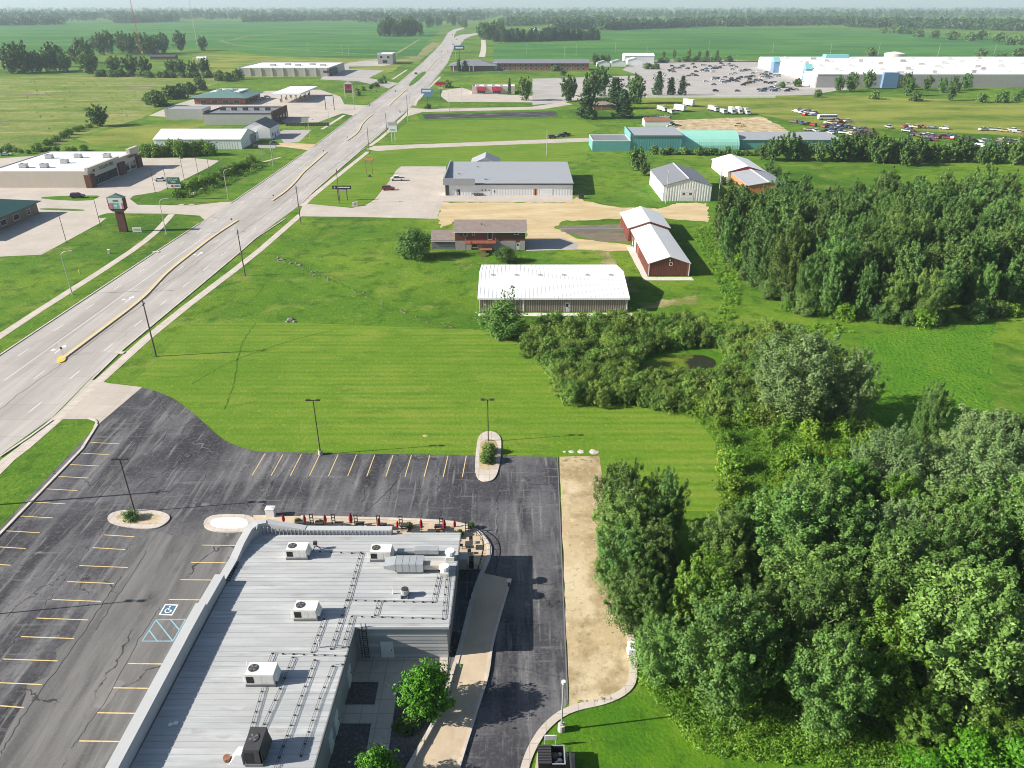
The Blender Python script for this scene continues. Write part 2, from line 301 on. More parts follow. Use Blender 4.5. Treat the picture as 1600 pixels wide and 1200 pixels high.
# ================================================================ the setting: ground, fields, roads
m = MB(); m.poly([(-14000,-300),(14000,-300),(14000,14000),(-14000,14000)], 0.0); ground = struct('ground', m, 'turf')
def smooth_poly(pts, it=1):
    for _ in range(it):
        q = []
        for i in range(len(pts)):
            a, b = pts[i], pts[(i+1) % len(pts)]
            q += [(a[0]*.75+b[0]*.25, a[1]*.75+b[1]*.25), (a[0]*.25+b[0]*.75, a[1]*.25+b[1]*.75)]
        pts = q
    return pts
def smooth_line(pts, it=2):
    for _ in range(it):
        q = [pts[0]]
        for a, b in zip(pts, pts[1:]): q += [(a[0]*.75+b[0]*.25, a[1]*.75+b[1]*.25), (a[0]*.25+b[0]*.75, a[1]*.25+b[1]*.75)]
        pts = q + [pts[-1]]
    return pts
def ragged(pts, amp, step):
    out = []
    for i in range(len(pts)):
        a, b = pts[i], pts[(i+1) % len(pts)]; l = math.hypot(b[0]-a[0], b[1]-a[1]); n = max(1, min(60, int(l/step)))
        for k in range(n):
            t = k/n; out.append((a[0]+(b[0]-a[0])*t+rng.uniform(-amp,amp), a[1]+(b[1]-a[1])*t+rng.uniform(-amp,amp)))
    return out
def patch(name, px, material, z, amp=0, step=3, sm=0):
    p = GP(px)
    if sm: p = smooth_poly(p, sm)
    if amp: p = ragged(p, amp, step)
    return struct(name, MB().poly(p, z), material)
# far farmland
patch('crop_field', [(-900,52),(-100,36),(200,32),(690,33),(684,50),(668,66),(652,88),(560,91),(420,88),(340,75),(200,81),(0,88),(-400,96)], 'crop', .03)
patch('crop_field', [(770,94),(772,68),(860,64),(935,49),(1100,42.5),(1300,44),(1600,60),(2200,85),(2200,125),(1600,103),(1190,89),(940,95)], 'crop', .03)
for px, w in ([(345,63),(358,68),(385,72.5),(480,79),(560,84),(652,89)], 5), ([(358,63),(385,57),(452,51)], 7), ([(452,51),(560,51),(600,52)], 5), ([(0,91),(200,84),(330,77)], 3), ([(420,92),(560,94),(655,96)], 6), ([(860,94),(1000,95),(1190,95)], 5), ([(945,62),(1100,63)], 6), ([(612,88),(655,62)], 5), ([(1450,90),(1600,89)], 4):
    o = struct('farm_track', MB().ribbon(GP(px), w, .045), 'verge')
patch('meadow', [(-300,122),(0,120),(130,117),(330,121),(345,127),(300,150),(262,163),(225,184),(180,196),(115,214),(80,232),(0,236),(-300,250)], 'meadow', .012, 2, 8)
patch('meadow_strip', [(300,84),(640,94),(612,112),(560,124),(512,121),(370,120),(345,124),(300,110)], 'yellowfield', .01, 1, 8)
patch('roadside_grass', [(655,95),(690,68),(676,66),(640,90),(612,95)], 'verge', .014, 1, 8)
patch('rough_field', [(1000,152),(1290,148),(1600,160),(1900,170),(1900,228),(1600,214),(1420,204),(1300,196),(1240,190),(1190,178),(1010,172)], 'yellowfield', .012, 2, 8)
patch('yellow_lawn', [(120,216),(180,200),(320,187),(325,194),(246,212),(236,226),(150,228)], 'yellowfield', .014, 1, 6)
patch('mown_lawn', [(585,233),(925,221),(915,250),(700,262),(628,259),(607,284),(585,311),(570,319),(548,323),(472,319)], 'mown', .012, .2, 4)
patch('mown_lawn', [(205,598),(260,548),(300,505),(480,505),(640,512),(745,514),(812,530),(860,560),(876,600),(905,628),(1010,632),(1085,648),(1118,690),(1132,760),(1125,800),(1000,800),(945,770),(938,712),(870,713),(400,705),(360,694),(300,644),(262,617),(222,604)], 'mown', .014, .25, 3)
patch('mown_lawn', [(620,204),(640,190),(900,186),(940,200),(900,216),(700,223),(612,225)], 'mown', .012, .5, 6)
patch('lush_lawn', [(887,1108),(960,1090),(1000,1085),(1060,1150),(1140,1185),(1400,1200),(1500,1240),(800,1300),(830,1165)], 'lush', .012, .1, 2)
patch('bean_field', [(1345,525),(1560,500),(1800,520),(1800,700),(1540,680),(1400,672),(1340,640),(1352,600)], 'beanfield', .02, .3, 3)
patch('field_edge', [(1560,470),(1640,430),(1900,520),(1900,700),(1560,690),(1545,600)], 'turf', .03, .8, 3)
patch('ditch_bank', [(985,560),(1060,542),(1130,548),(1140,580),(1060,592),(1000,588)], 'lush', .016, .3, 3, 1)
patch('pond', [(1000,568),(1040,556),(1090,552),(1120,562),(1118,576),(1060,584),(1010,580)], 'pond', .022, .15, 2, 2)

# the highway
RL = [(-420,870),(0,555),(237,398),(400,291),(482,234),(555,178),(615,136),(662,96),(689,69),(700,51),(710,45.5),(726,42.5)]
RR = [(-300,960),(0,711),(82,652),(142,591),(187,550),(367,400),(400,371),(469,320),(487,301),(562,236),(622,184),(650,160),(700,97),(706,82),(713,66),(709,57),(713,49),(727,44)]
road = struct('highway', MB().poly(GP(RL) + GP(RR)[::-1], .02), 'road')
struct('branch_road', MB().poly(GP([(706,64),(712,57),(722,54),(747,51.5),(752,53.5),(737,56),(726,61),(719,70),(708,74)]), .024), 'road')
def kerb(px, h=.14, w=.35, name='kerb', sm=2, world=False, mt='kerb'):
    p = px if world else GP(px)
    return struct(name, MB().ribbon(smooth_line(p, sm) if sm else p, w, 0, h), mt)
kerb([(-60,600),(0,555),(237,398),(312,349)], sm=0); kerb([(360,318),(400,291),(471,242)], sm=0); kerb([(490,229),(556,178)], sm=0); kerb([(573,167),(610,139)], sm=0); kerb([(620,133),(662,96),(689,69)], sm=0)
kerb([(143,594),(187,551),(300,457),(367,401),(400,372),(446,342)], sm=0); kerb([(472,317),(487,302),(562,237),(570,232)], sm=0); kerb([(578,224),(622,185),(640,170)], sm=0); kerb([(655,157),(700,98)], sm=0)
kerb([(0,714),(45,684),(82,657)], sm=0)
# sidewalks
def walk(px, w=2.0, sm=1, name='sidewalk'): return struct(name, MB().ribbon(smooth_line(GP(px), sm), w, .03), 'sidewalk')
walk([(-200,660),(0,524),(195,400),(238,368),(258,347),(268,335)]); walk([(-120,860),(0,728),(50,690),(152,598),(250,510),(393,402),(447,355),(470,335)], 2.0); walk([(472,322),(487,307),(575,237)], 2.0); walk([(578,228),(600,212),(616,196),(634,180),(640,172)], 2.0); walk([(648,165),(652,155),(688,120)], 2.0)
walk([(298,305),(350,272),(400,256),(438,246)], 1.5); walk([(503,202),(538,180)], 2.0); walk([(613,124),(636,109)], 2.0); walk([(755,62),(756,76),(753,89)], 8, 1, 'lane')
# raised medians painted yellow, each one a kerbed bar
for px in ([(95,563),(150,522),(222,468),(245,443),(262,425),(300,395),(335,368),(371,345)], [(425,314),(447,299),(463,283),(473,270),(485,260),(510,238)], [(542,220),(560,207),(566,192),(582,179)], [(607,166),(620,153),(636,139)], [(667,111),(677,98),(688,90),(700,82)]):
    struct('median', MB().ribbon(smooth_line(GP(px), 2), .8, .02, .22), 'medianyellow')
struct('median_nose', MB().prism(smooth_poly(GP([(88,568),(92,557),(104,557),(102,566)]), 2), .02, .2), 'yellow')
struct('grass_median', MB().prism(smooth_poly(GP([(637,135),(645,124),(660,112),(667,112),(660,120),(645,133)]), 2), .02, .16), 'lush')
# painted lane markings
def interp(tab, y):
    for (x0,y0),(x1,y1) in zip(tab, tab[1:]):
        if y0 <= y <= y1: return x0+(x1-x0)*(y-y0)/(y1-y0)
    return tab[-1][0]
LT, RT = [(-100,60),(-98.9,128.9),(-97.5,193),(-95.3,277),(-94.7,354),(-96.7,480),(-96.6,645),(-104,945)], [(-77.5,60),(-76.3,119),(-74.6,192),(-72.3,267),(-70.5,352),(-68.6,468),(-66.1,540),(-74.6,934)]
dash = MB().box(-.08,-1.7,0,.08,1.7,.004).mesh('lane_dash', 'stripewhite')
for off, side in ((3.7,0), (3.7,1), (10.2,1)):
    y = 96 if side else 118
    while y < 520:
        x = interp(LT, y)+off if side == 0 else interp(RT, y)-off
        if not (off > 10 and y > 230):
            o = link('lane_dash', dash, road, (x, y, .024)); o.rotation_euler = (0,0,R(-1.6))
        y += 12.2
for off, y0, y1 in ((7.6,118,215),(7.4,262,330)):
    ys = list(np.linspace(y0,y1,8))
    MB().ribbon([(interp(LT,y)+off,y) for y in ys], .15, .025).build('lane_line', 'stripewhite', road)
for px, py in ((95,545),(203,467),(312,397)):
    x, y = G(px,py)
    MB().add([(x-.12,y-2.2,.026),(x+.12,y-2.2,.026),(x+.12,y+.6,.026),(x-.12,y+.6,.026),(x-.7,y+.6,.026),(x+.7,y+.6,.026),(x,y+2,.026),(x-.5,y-.6,.027),(x-1.5,y+.1,.027),(x-1.5,y-1.1,.027)], [(0,1,2,3),(4,5,6),(7,8,9)]).build('turn_arrow', 'stripewhite', road)
# side drives and lots
patch('bank_forecourt', [(-120,402),(0,401),(65,398),(100,379),(157,348),(175,333),(270,334),(312,337),(322,346),(366,315),(345,316),(300,321),(215,320),(203,311),(208,306),(250,299),(287,281),(325,262),(343,251),(300,247),(228,247),(100,240),(-200,262),(-300,330)], 'concrete', .016)
for px in ([(63,311),(138,315),(158,307),(150,305),(66,307)], [(63,328),(132,330),(132,327),(63,325)], [(150,338),(172,332),(190,334),(160,342)]): patch('planting_bed', px, 'lush', .022, 0, 3, 1)
patch('station_forecourt', [(232,181),(272,164),(318,150),(420,142),(500,140),(532,151),(538,163),(578,165),(553,181),(535,177),(497,191),(446,192),(430,186),(325,186)], 'concrete', .016)
patch('gravel_drive', [(395,225),(450,223),(497,226),(484,235),(440,229),(395,229)], 'dirt', .016); patch('asphalt_drive', [(415,216),(444,203),(487,203),(467,222),(444,224),(440,218)], 'lotgrey', .018)
patch('retail_lot', [(500,124),(516,110),(545,98),(592,92),(622,98),(600,103),(545,104),(545,108),(600,110),(576,122),(622,130),(607,138),(560,127)], 'lotgrey', .016)
patch('shop_lot', [(466,338),(474,318),(550,325),(572,320),(585,312),(607,285),(620,265),(627,260),(697,260),(697,300),(895,304),(894,316),(692,315),(682,342),(560,339)], 'concrete', .018)
patch('dirt_yard', [(692,316.4),(895,316.4),(897,308),(930,318),(965,324),(1030,326),(1058,317),(1082,317),(1105,318),(1108,346),(1040,342),(985,341),(880,345),(868,356),(900,372),(985,383),(985,392),(910,391),(850,377),(822,377),(822,345),(712,345),(690,356),(684,342)], 'dirt', .012, .75, 1.6)
patch('garden_bed', [(872,353),(985,350),(985,362),(900,363)], 'mudflat', .018, .2, 3); patch('garden_bed', [(880,362),(985,364),(985,378),(930,376)], 'mudflat', .022, .3, 3)
patch('asphalt_pad', [(820,376),(880,372),(905,381),(900,390),(822,392)], 'lotgrey', .02)
patch('worn_track', [(930,392),(950,394),(985,440),(1000,455),(985,458),(960,440)], 'worn', .014, .7, 1.2); patch('worn_track', [(1000,474),(1090,462),(1085,474),(1010,482)], 'worn', .014, .7, 1.2); patch('barn_apron', [(747,489),(988,489),(988,494),(747,494)], 'stoneline', .012, .08, 2); patch('barn_apron', [(978,385),(990,385),(1012,433),(1080,433),(1084,438),(1006,438)], 'stoneline', .013, .08, 2)
patch('farm_lane', [(572,233),(585,228),(640,226),(925,215),(925,221),(640,232),(590,236)], 'concrete', .02)
patch('store_lot', [(832,123),(905,121),(1000,118),(972,109),(990,98),(1040,93),(1200,95),(1300,110),(1330,140),(1310,141),(1270,148),(1100,152),(1010,152),(940,151),(880,160),(832,164)], 'lotgrey', .02)
patch('diner_lot', [(688,150),(692,141),(722,137),(750,146),(835,150),(835,160),(700,159)], 'concrete', .018); patch('pond_road', [(638,168),(660,170),(830,167),(880,159),(895,163),(845,171),(660,175),(636,182)], 'concrete', .022)
patch('pond_bank', [(650,178),(872,172),(880,185),(656,189)], 'lush', .016); patch('storm_pond', [(660,178.5),(868,174),(873,182),(664,186)], 'stormwater', .02)
patch('truck_yard', [(1050,188),(1190,182),(1232,204),(1262,214),(1060,209)], 'deadgrass', .02, 1, 5); patch('service_road', [(900,97),(1000,94),(1300,96),(1500,92),(1500,94),(1000,98),(900,101)], 'verge', .05)

# restaurant car park
LOTX = -65.3
lot_pts = GP([(150,666),(222,605)]) + smooth_line(GP([(222,605),(262,617),(300,643),(340,681),(362,695),(402,706)]), 2) + GP([(870,714),(888,1100)]) + smooth_line(GP([(888,1100),(852,1130),(830,1165),(818,1200),(812,1240)]), 1) + [(1.0,30),(LOTX,30)]
lot = struct('car_park', MB().poly(lot_pts, .02), 'asphalt')
patch('worn_asphalt', [(215,838),(300,830),(345,838),(390,830),(330,930),(260,1080),(180,1230),(-60,1230),(30,1110),(110,990),(180,890)], 'asphaltgrey', .024, .9, 1.3, 1)
patch('patched_asphalt', [(145,1105),(180,1062),(196,1066),(160,1110)], 'patchgrey', .028, .1, .6)
patch('driveway_apron', [(170,599),(222,605),(148,668),(152,660),(137,655),(82,655),(142,592)], 'concrete', .024)
patch('dead_grass_strip', [(874,714),(936,712),(944,760),(955,850),(972,930),(985,1000),(990,1050),(985,1075),(950,1095),(890,1106)], 'deadgrass', .024, .08, 1.5)
kerb([(148,668),(152,660),(146,655),(137,654)]); 
struct('kerb', MB().ribbon([G(152,664),(LOTX-.2,95),(LOTX-.2,30)], .4, 0, .16), 'kerb')
struct('kerb', MB().ribbon([G(871,714),G(887,1095)], .14, 0, .06), 'steeldark')
struct('kerb', MB().ribbon(smooth_line(GP([(975,930),(987,1000),(991,1050),(985,1076),(950,1096),(888,1108),(852,1135),(830,1170),(818,1205),(812,1250)]), 2), .75, 0, .12), 'sidewalk')
stall = MB().box(0,-.06,0,3.9,.06,.004).mesh('parking_stripe', 'stripe')
def stripe(x, y, rz=0, ln=None):
    o = link('parking_stripe', stall, lot, (x, y, .03)); o.rotation_euler = (0,0,rz)
    if ln: o.scale = (ln/3.9,1,1)
for k in range(20): stripe(LOTX+.15, 97-3.07*k, R(-5), 4.6)
for i in range(12):
    px = 414 + 28.6*i + (0 if i else 0); p0 = G(px, 709+i*.3); p1 = G(px-20+i*1.25, 743+i*.25)
    stripe(p0[0], p0[1], math.atan2(p1[1]-p0[1], p1[0]-p0[0]), math.hypot(p1[0]-p0[0], p1[1]-p0[1]))
for py, x0, x1 in ((836,163,210),(856,145,196),(884,124,200),(909,105,178),(937,82,158),(966,58,138),(995,33,116),(1030,5,90),(1067,0,66),(1103,0,38)):
    a = G(x0,py); b = G(x1,py+3); stripe(a[0], a[1], math.atan2(b[1]-a[1], b[0]-a[0]), math.hypot(b[0]-a[0], b[1]-a[1]))
for py, x0 in ((852,316),(879,299),(906,282),(937,264),(1037,200),(1075,177),(1114,152),(1158,124)):
    a = G(x0,py); stripe(a[0], a[1], R(-1), 4.9)
sp = GP([(258,944),(279,945),(269,962),(248,961)])
MB().poly(sp, .031).build('accessible_bay_sign', 'stripewhite', lot)
cx, cy = sum(p[0] for p in sp)/4, sum(p[1] for p in sp)/4
MB().poly([(cx+(p[0]-cx)*.8, cy+(p[1]-cy)*.8) for p in sp], .034).build('accessible_bay_panel', 'signblue', lot)
wm = MB()
ring = [(cx+.02+.34*math.cos(R(a)), cy-.12+.34*math.sin(R(a))) for a in range(100,385,15)]
wm.ribbon(ring, .12, .038); wm.ribbon([(cx-.04,cy+.3),(cx,cy-.05),(cx+.26,cy-.05),(cx+.4,cy-.38)], .12, .039)
wm.poly([(cx-.04+.11*math.cos(R(a)),cy+.45+.11*math.sin(R(a))) for a in range(0,360,30)], .039); wm.build('wheelchair_symbol', 'stripewhite', lot)
h0, h1, h2, h3 = GP([(244,969),(290,968),(270,1002),(222,1002)])
for a, b in ((h0,h1),(h1,h2),(h2,h3),(h3,h0),(((h0[0]+h3[0])/2,(h0[1]+h3[1])/2),((h2[0]+h3[0]*1)/2,(h2[1]+h3[1])/2)),(h0,h2),(((h0[0]+h1[0])/2,(h0[1]+h1[1])/2),((h1[0]+h2[0])/2,(h1[1]+h2[1])/2))):
    MB().ribbon([a,b], .13, .031+rng.uniform(0,.004)).build('hatch_line', 'stripeblue', lot)
MB().poly([(G(310,788)[0]+.42*math.cos(R(a)), G(310,788)[1]+.42*math.sin(R(a))) for a in range(0,360,20)], .03).build('manhole_cover', 'charcoal', lot)
def crack(px, w, parent, mt='crackseal', z=.03, jit=.12):
    MB().ribbon([(p[0]+rng.uniform(-jit,jit), p[1]+rng.uniform(-jit,jit)) for p in smooth_line(GP(px), 3)], w, z).build('crack', mt, parent)
for px, w in (([(268,624),(225,674),(208,712),(185,740),(150,786),(110,830),(70,862)], .12), ([(310,652),(290,662),(284,685),(262,722),(235,745),(208,768)], .09), ([(362,694),(325,712),(296,732),(275,762),(240,786)], .08), ([(330,728),(312,760),(284,805)], .08), ([(222,682),(290,665),(310,650)], .07), ([(405,775),(450,784)], .06), ([(625,745),(600,775),(560,808)], .1), ([(640,712),(612,760),(606,790)], .06), ([(655,745),(656,772)], .06), ([(790,745),(775,790),(745,812)], .07), ([(190,900),(150,960),(95,1040),(40,1110),(0,1180)], .1), ([(230,860),(185,930),(150,985)], .08), ([(250,950),(215,1000),(170,1090),(110,1170)], .07), ([(795,905),(830,915),(872,912)], .06), ([(760,1040),(800,1042),(880,1058)], .05), ([(330,1000),(300,1040),(265,1100)], .05)): crack(px, w, lot)
crack([(478,744),(468,765),(458,785),(450,800)], .06, lot, 'patchgrey', .03, .25)
for px in ([(-20,655),(0,640),(30,615),(85,577),(140,537),(180,506),(222,478)], [(225,468),(262,440),(290,425),(318,402),(345,385),(372,366),(400,346),(432,326),(465,298)], [(470,295),(495,277),(520,262),(560,232),(600,200)]): crack(px, .16, road, 'roadcrack', .026, .2)
# kerbed islands
def island(px, infill, z=.15, inset=.72, mt='sidewalk'):
    p = smooth_poly(GP(px), 2); cx, cy = sum(a[0] for a in p)/len(p), sum(a[1] for a in p)/len(p)
    o = struct('parking_island', MB().prism(p, 0, z), mt)
    q = [(cx+(a[0]-cx)*inset, cy+(a[1]-cy)*inset*.86) for a in p]
    MB().poly(q, z+.005).build('island_infill', infill, o)
    return o
island([(166,815),(172,802),(200,797),(245,798),(268,806),(262,818),(240,829),(190,824)], 'deadgrass'); island([(316,826),(322,808),(350,804),(400,806),(400,832),(345,834)], 'paleconcrete'); island([(741,746),(744,700),(748,680),(764,673),(782,680),(784,700),(778,746),(760,756)], 'deadgrass')
# patio, walkway and courtyard round the restaurant
struct('patio', MB().prism(GP([(396,806),(420,806),(690,815),(735,823),(758,842),(764,862),(752,890),(700,890),(690,850),(396,850)]), 0, .12), 'walkway')
struct('patio_kerb', MB().ribbon(smooth_line(GP([(470,809),(690,814),(738,824),(762,845),(767,866),(752,898),(738,935),(728,980),(712,1040)]), 2), .5, .0, .2), 'kerb')
struct('ramp_walk', MB().prism(GP([(752,896),(798,906),(782,960),(768,1010),(762,1055),(752,1085),(738,1130),(716,1200),(700,1260),(610,1260),(640,1200),(672,1145),(694,1100),(708,1050),(722,990),(738,935)]), 0, .13), 'walkway')
struct('ramp_kerb', MB().ribbon(smooth_line(GP([(798,906),(782,960),(768,1010),(763,1055),(753,1085),(739,1130),(717,1200),(700,1260)]), 2), .28, 0, .24), 'kerb')
struct('retaining_wall', MB().ribbon(smooth_line(GP([(711,1040),(694,1100),(672,1145),(640,1200),(612,1255)]), 2), .35, 0, .5), 'sidewalk')
struct('courtyard', MB().prism(GP([(500,1025),(705,1025),(690,1100),(668,1145),(610,1260),(440,1260)]), 0, .05), 'darkgravel')
for px in ([(540,1028),(700,1028),(698,1066),(530,1066)], [(592,1066),(622,1066),(604,1200),(598,1240),(560,1240),(572,1180),(582,1120)], [(530,1102),(585,1102),(580,1131),(520,1131)]): struct('courtyard_path', MB().prism(GP(px), 0, .09+rng.uniform(0,.01)), 'sidewalk')
# ditch of rubble crossing the lawn
def blob(r, n=9, seed=0, flat=.7):
    q = random.Random(seed); vs = []; fs = []
    rows = 4
    vs.append((0,0,r*flat))
    for j in range(1, rows):
        for i in range(n):
            t = math.pi*.5*j/(rows-1)*1.15; rr = r*q.uniform(.8,1.2); vs.append((rr*math.sin(t)*math.cos(2*math.pi*i/n), rr*math.sin(t)*math.sin(2*math.pi*i/n), rr*math.cos(t)*flat))
    for i in range(n): fs.append((0,1+i,1+(i+1)%n))
    for j in range(rows-2):
        for i in range(n): a = 1+j*n; fs.append((a+i,a+n+i,a+n+(i+1)%n,a+(i+1)%n))
    return vs, fs
patch('washout', [(434,404),(450,402),(475,412),(484,422),(478,424),(455,414)], 'turftrack', .02, .3, 2)
struct('ditch', MB().ribbon([(p[0]+rng.uniform(-.3,.3), p[1]+rng.uniform(-.5,.5)) for p in smooth_line(GP([(480,422),(500,430),(525,440),(560,456),(595,472),(625,486),(665,500),(700,508),(745,515)]), 3)], .55, .018), 'turftrack')
for px in ([(352,640),(368,592),(374,545),(390,517),(400,505)], [(300,600),(345,572),(400,550),(470,527),(520,517)], [(395,470),(430,424),(470,395),(500,362),(516,346)]):
    struct('tyre_track', MB().ribbon([(p[0]+rng.uniform(-.15,.15), p[1]) for p in smooth_line(GP(px), 3)], .32, .019), 'turftrack')
rocks = [MB().add(*blob(.35, 8, s)).mesh('rock', 'rock') for s in range(4)]
def rock(px, py, sc, label, grp, z=0):
    x, y = G(px, py); o = tag(link('rock', rng.choice(rocks), None, (x,y,z), rng.uniform(0,6)), label, 'rock', grp); o.scale = (sc*rng.uniform(.8,1.3), sc*rng.uniform(.8,1.2), sc); return o
line = smooth_line([(436,405),(462,411),(482,423),(500,431),(525,441),(560,457),(595,473),(625,487),(665,501),(705,510)], 2)
for i in range(70):
    k = rng.random()**1.4*(len(line)-1); a = line[int(k)]; rock(a[0]+rng.uniform(-5,5), a[1]+rng.uniform(-2.5,2.5), rng.uniform(.3,.85) if k > 8 else rng.uniform(.5,1.3), 'grey rubble stone in the washed-out ditch across the lawn', 'rubble stones in the ditch')
for px, py, s in ((454,500,1.9),(460,503,1.3),(448,503,1.0)): rock(px, py, s, 'grey boulder in the small rock heap on the mown lawn', 'boulders of the rock heap')
for px, w in ((882,.9),(893,1.4),(908,1.8),(928,2.2)):
    x, y = G(px, 706); b = MB(); b.add(*blob(w*.33, 10, int(px), .22)); tag(b.build('limestone_block', 'kerb'), {882:'smallest pale limestone slab, end of the row nearest the car park',893:'second pale limestone slab beside the smallest one',908:'third pale limestone slab in the row above tan strip',928:'largest pale limestone slab at the corner of tan strip'}[px], 'stone block', 'limestone slabs by the tan strip').location = (x,y,0)
x, y = G(664,681); tag(MB().add(*blob(.42,10,5,.12)).build('manhole_slab', 'deadgrass'), 'round pale concrete manhole slab flush in the mown lawn', 'manhole').location = (x,y,0)
# ================================================================ buildings
def face_box(w, d, face, u0, u1, z0, z1, t0, t1):
    """box on a wall: u along the wall, proud from t0 to t1 metres"""
    if face == 'S': return (u0, -t1, z0, u1, -t0, z1)
    if face == 'N': return (u0, d+t0, z0, u1, d+t1, z1)
    if face == 'W': return (-t1, u0, z0, -t0, u1, z1)
    return (w+t0, u0, z0, w+t1, u1, z1)
def opening(root, w, d, kind, face, u, z, ow, oh, mt='white', panes=1):
    if kind == 'window':
        f = MB(); e = .09
        for a in ((u-ow/2,u+ow/2,z,z+e),(u-ow/2,u+ow/2,z+oh-e,z+oh),(u-ow/2,u-ow/2+e,z+e,z+oh-e),(u+ow/2-e,u+ow/2,z+e,z+oh-e)): f.box(*face_box(w,d,face,*a,-.02,.07))
        fr = f.build('window', mt, root)
        for k in range(panes):
            pw = (ow-2*e)/panes
            MB().box(*face_box(w,d,face,u-ow/2+e+k*pw+.02,u-ow/2+e+(k+1)*pw-.02,z+e,z+oh-e,-.02,.03)).build('pane', 'glass', fr)
    else:
        o = MB().box(*face_box(w,d,face,u-ow/2,u+ow/2,z,z+oh,-.02,.05)).build(kind, mt, root)
        if kind == 'overhead_door':
            for k in range(4): MB().box(*face_box(w,d,face,u-ow/2+.05,u+ow/2-.05,z+oh*(k+.02)/4,z+oh*(k+.94)/4,.05,.08)).build('door_panel', mt, o)
            for k in range(panes): MB().box(*face_box(w,d,face,u-ow/2+ow*(k+.3)/panes,u-ow/2+ow*(k+.7)/panes,z+oh*.55,z+oh*.7,.08,.095)).build('pane', 'glass', o)
        else:
            MB().box(*face_box(w,d,face,u+ow/2-.2,u+ow/2-.1,z+oh*.45,z+oh*.52,.05,.11)).build('handle', 'charcoal', o)
            if panes > 1: MB().box(*face_box(w,d,face,u-.22,u+.22,z+oh*.55,z+oh*.88,.05,.065)).build('pane', 'glass', o)
def bld(name, label, x, y, w, d, h, wall, roof, rtype='flat', rise=1.5, axis='x', over=.35, ribs=0, ops=(), group=None, cat='building', rz=0, par=.5, ribmat=None, trim=None, roofrib=0):
    t = thing(name, label, cat, (x,y,0), rz, group)
    m = MB(); m.box(0,0,-.2,w,d,h)
    if rtype == 'gable':
        if axis == 'x': m.add([(0,0,h),(0,d,h),(0,d/2,h+rise),(w,0,h),(w,d,h),(w,d/2,h+rise)], [(0,2,1),(3,4,5)])
        else: m.add([(0,0,h),(w,0,h),(w/2,0,h+rise),(0,d,h),(w,d,h),(w/2,d,h+rise)], [(0,1,2),(3,5,4)])
    m.build('wall', wall, t)
    if ribs:
        rb = MB()
        for f, n in (('S',w),('E',d),('W',d),('N',w)):
            for i in range(1, int(n/ribs)):
                top = h-.02
                if rtype == 'gable' and ((axis == 'y' and f in 'SN') or (axis == 'x' and f in 'EW')): top = h + rise*(1-abs(2*i*ribs/n-1)) - .06
                rb.box(*face_box(w,d,f,i*ribs-ribs*.17,i*ribs+ribs*.17,.05,top,0,.05))
        o = rb.build('wall_ribs', ribmat or wall, t); o['kind'] = 'stuff'
    th = .16; r = MB()
    if rtype == 'gable':
        def slope(p0, p1, q0, q1):  # eave p0-p1 to ridge q0-q1
            up = lambda p: (p[0],p[1],p[2]+th)
            r.add([p0,p1,q1,q0,up(p0),up(p1),up(q1),up(q0)], [(3,2,1,0),(4,5,6,7),(0,1,5,4),(1,2,6,5),(2,3,7,6),(3,0,4,7)])
        if axis == 'x':
            k = rise/(d/2); e = over
            slope((-e,-e,h-k*e),(w+e,-e,h-k*e),(-e,d/2,h+rise),(w+e,d/2,h+rise)); slope((w+e,d+e,h-k*e),(-e,d+e,h-k*e),(w+e,d/2,h+rise),(-e,d/2,h+rise))
        else:
            k = rise/(w/2); e = over
            slope((-e,d+e,h-k*e),(-e,-e,h-k*e),(w/2,d+e,h+rise),(w/2,-e,h+rise)); slope((w+e,-e,h-k*e),(w+e,d+e,h-k*e),(w/2,-e,h+rise),(w/2,d+e,h+rise))
        ro = r.build('roof', roof, t)
        if roofrib:
            q = MB()
            if axis == 'x':
                for i in range(int((w+2*over)/roofrib)):
                    xx = -over+(i+.5)*roofrib
                    for y0, y1, z0, z1 in ((-over,d/2,h-k*over+th,h+rise+th),(d+over,d/2,h-k*over+th,h+rise+th)): q.add([(xx-.03,y0,z0+.05),(xx+.03,y0,z0+.05),(xx+.03,y1,z1+.05),(xx-.03,y1,z1+.05),(xx-.03,y0,z0-.02),(xx+.03,y0,z0-.02),(xx+.03,y1,z1-.02),(xx-.03,y1,z1-.02)], [(0,1,2,3),(0,3,7,4),(1,5,6,2),(0,4,5,1)])
            else:
                for i in range(int((d+2*over)/roofrib)):
                    yy = -over+(i+.5)*roofrib
                    for x0, x1, z0, z1 in ((-over,w/2,h-k*over+th,h+rise+th),(w+over,w/2,h-k*over+th,h+rise+th)): q.add([(x0,yy-.03,z0+.05),(x0,yy+.03,z0+.05),(x1,yy+.03,z1+.05),(x1,yy-.03,z1+.05),(x0,yy-.03,z0-.02),(x0,yy+.03,z0-.02),(x1,yy+.03,z1-.02),(x1,yy-.03,z1-.02)], [(0,1,2,3),(0,3,7,4),(1,5,6,2)])
            o = q.build('roof_seams', roof, ro); o['kind'] = 'stuff'
        if trim:
            q = MB()
            if axis == 'x': q.box(-over-.02,d/2-.15,h+rise+th-.02,w+over+.02,d/2+.15,h+rise+th+.08)
            else: q.box(w/2-.2,-over-.02,h+rise+th-.04,w/2+.2,d+over+.02,h+rise+th+.08)
            q.build('ridge_cap', trim, t)
    elif rtype == 'hip':
        e = over; i = min(w,d)/2+e
        pts = [(-e,-e,h),(w+e,-e,h),(w+e,d+e,h),(-e,d+e,h)]
        if w >= d: rd = [(-e+i,d/2,h+rise),(w+e-i,d/2,h+rise)]; fs = [(0,1,5,4),(1,2,5),(2,3,4,5),(3,0,4)]
        else: rd = [(w/2,-e+i,h+rise),(w/2,d+e-i,h+rise)]; fs = [(0,1,4),(1,2,5,4),(2,3,5),(3,0,4,5)]
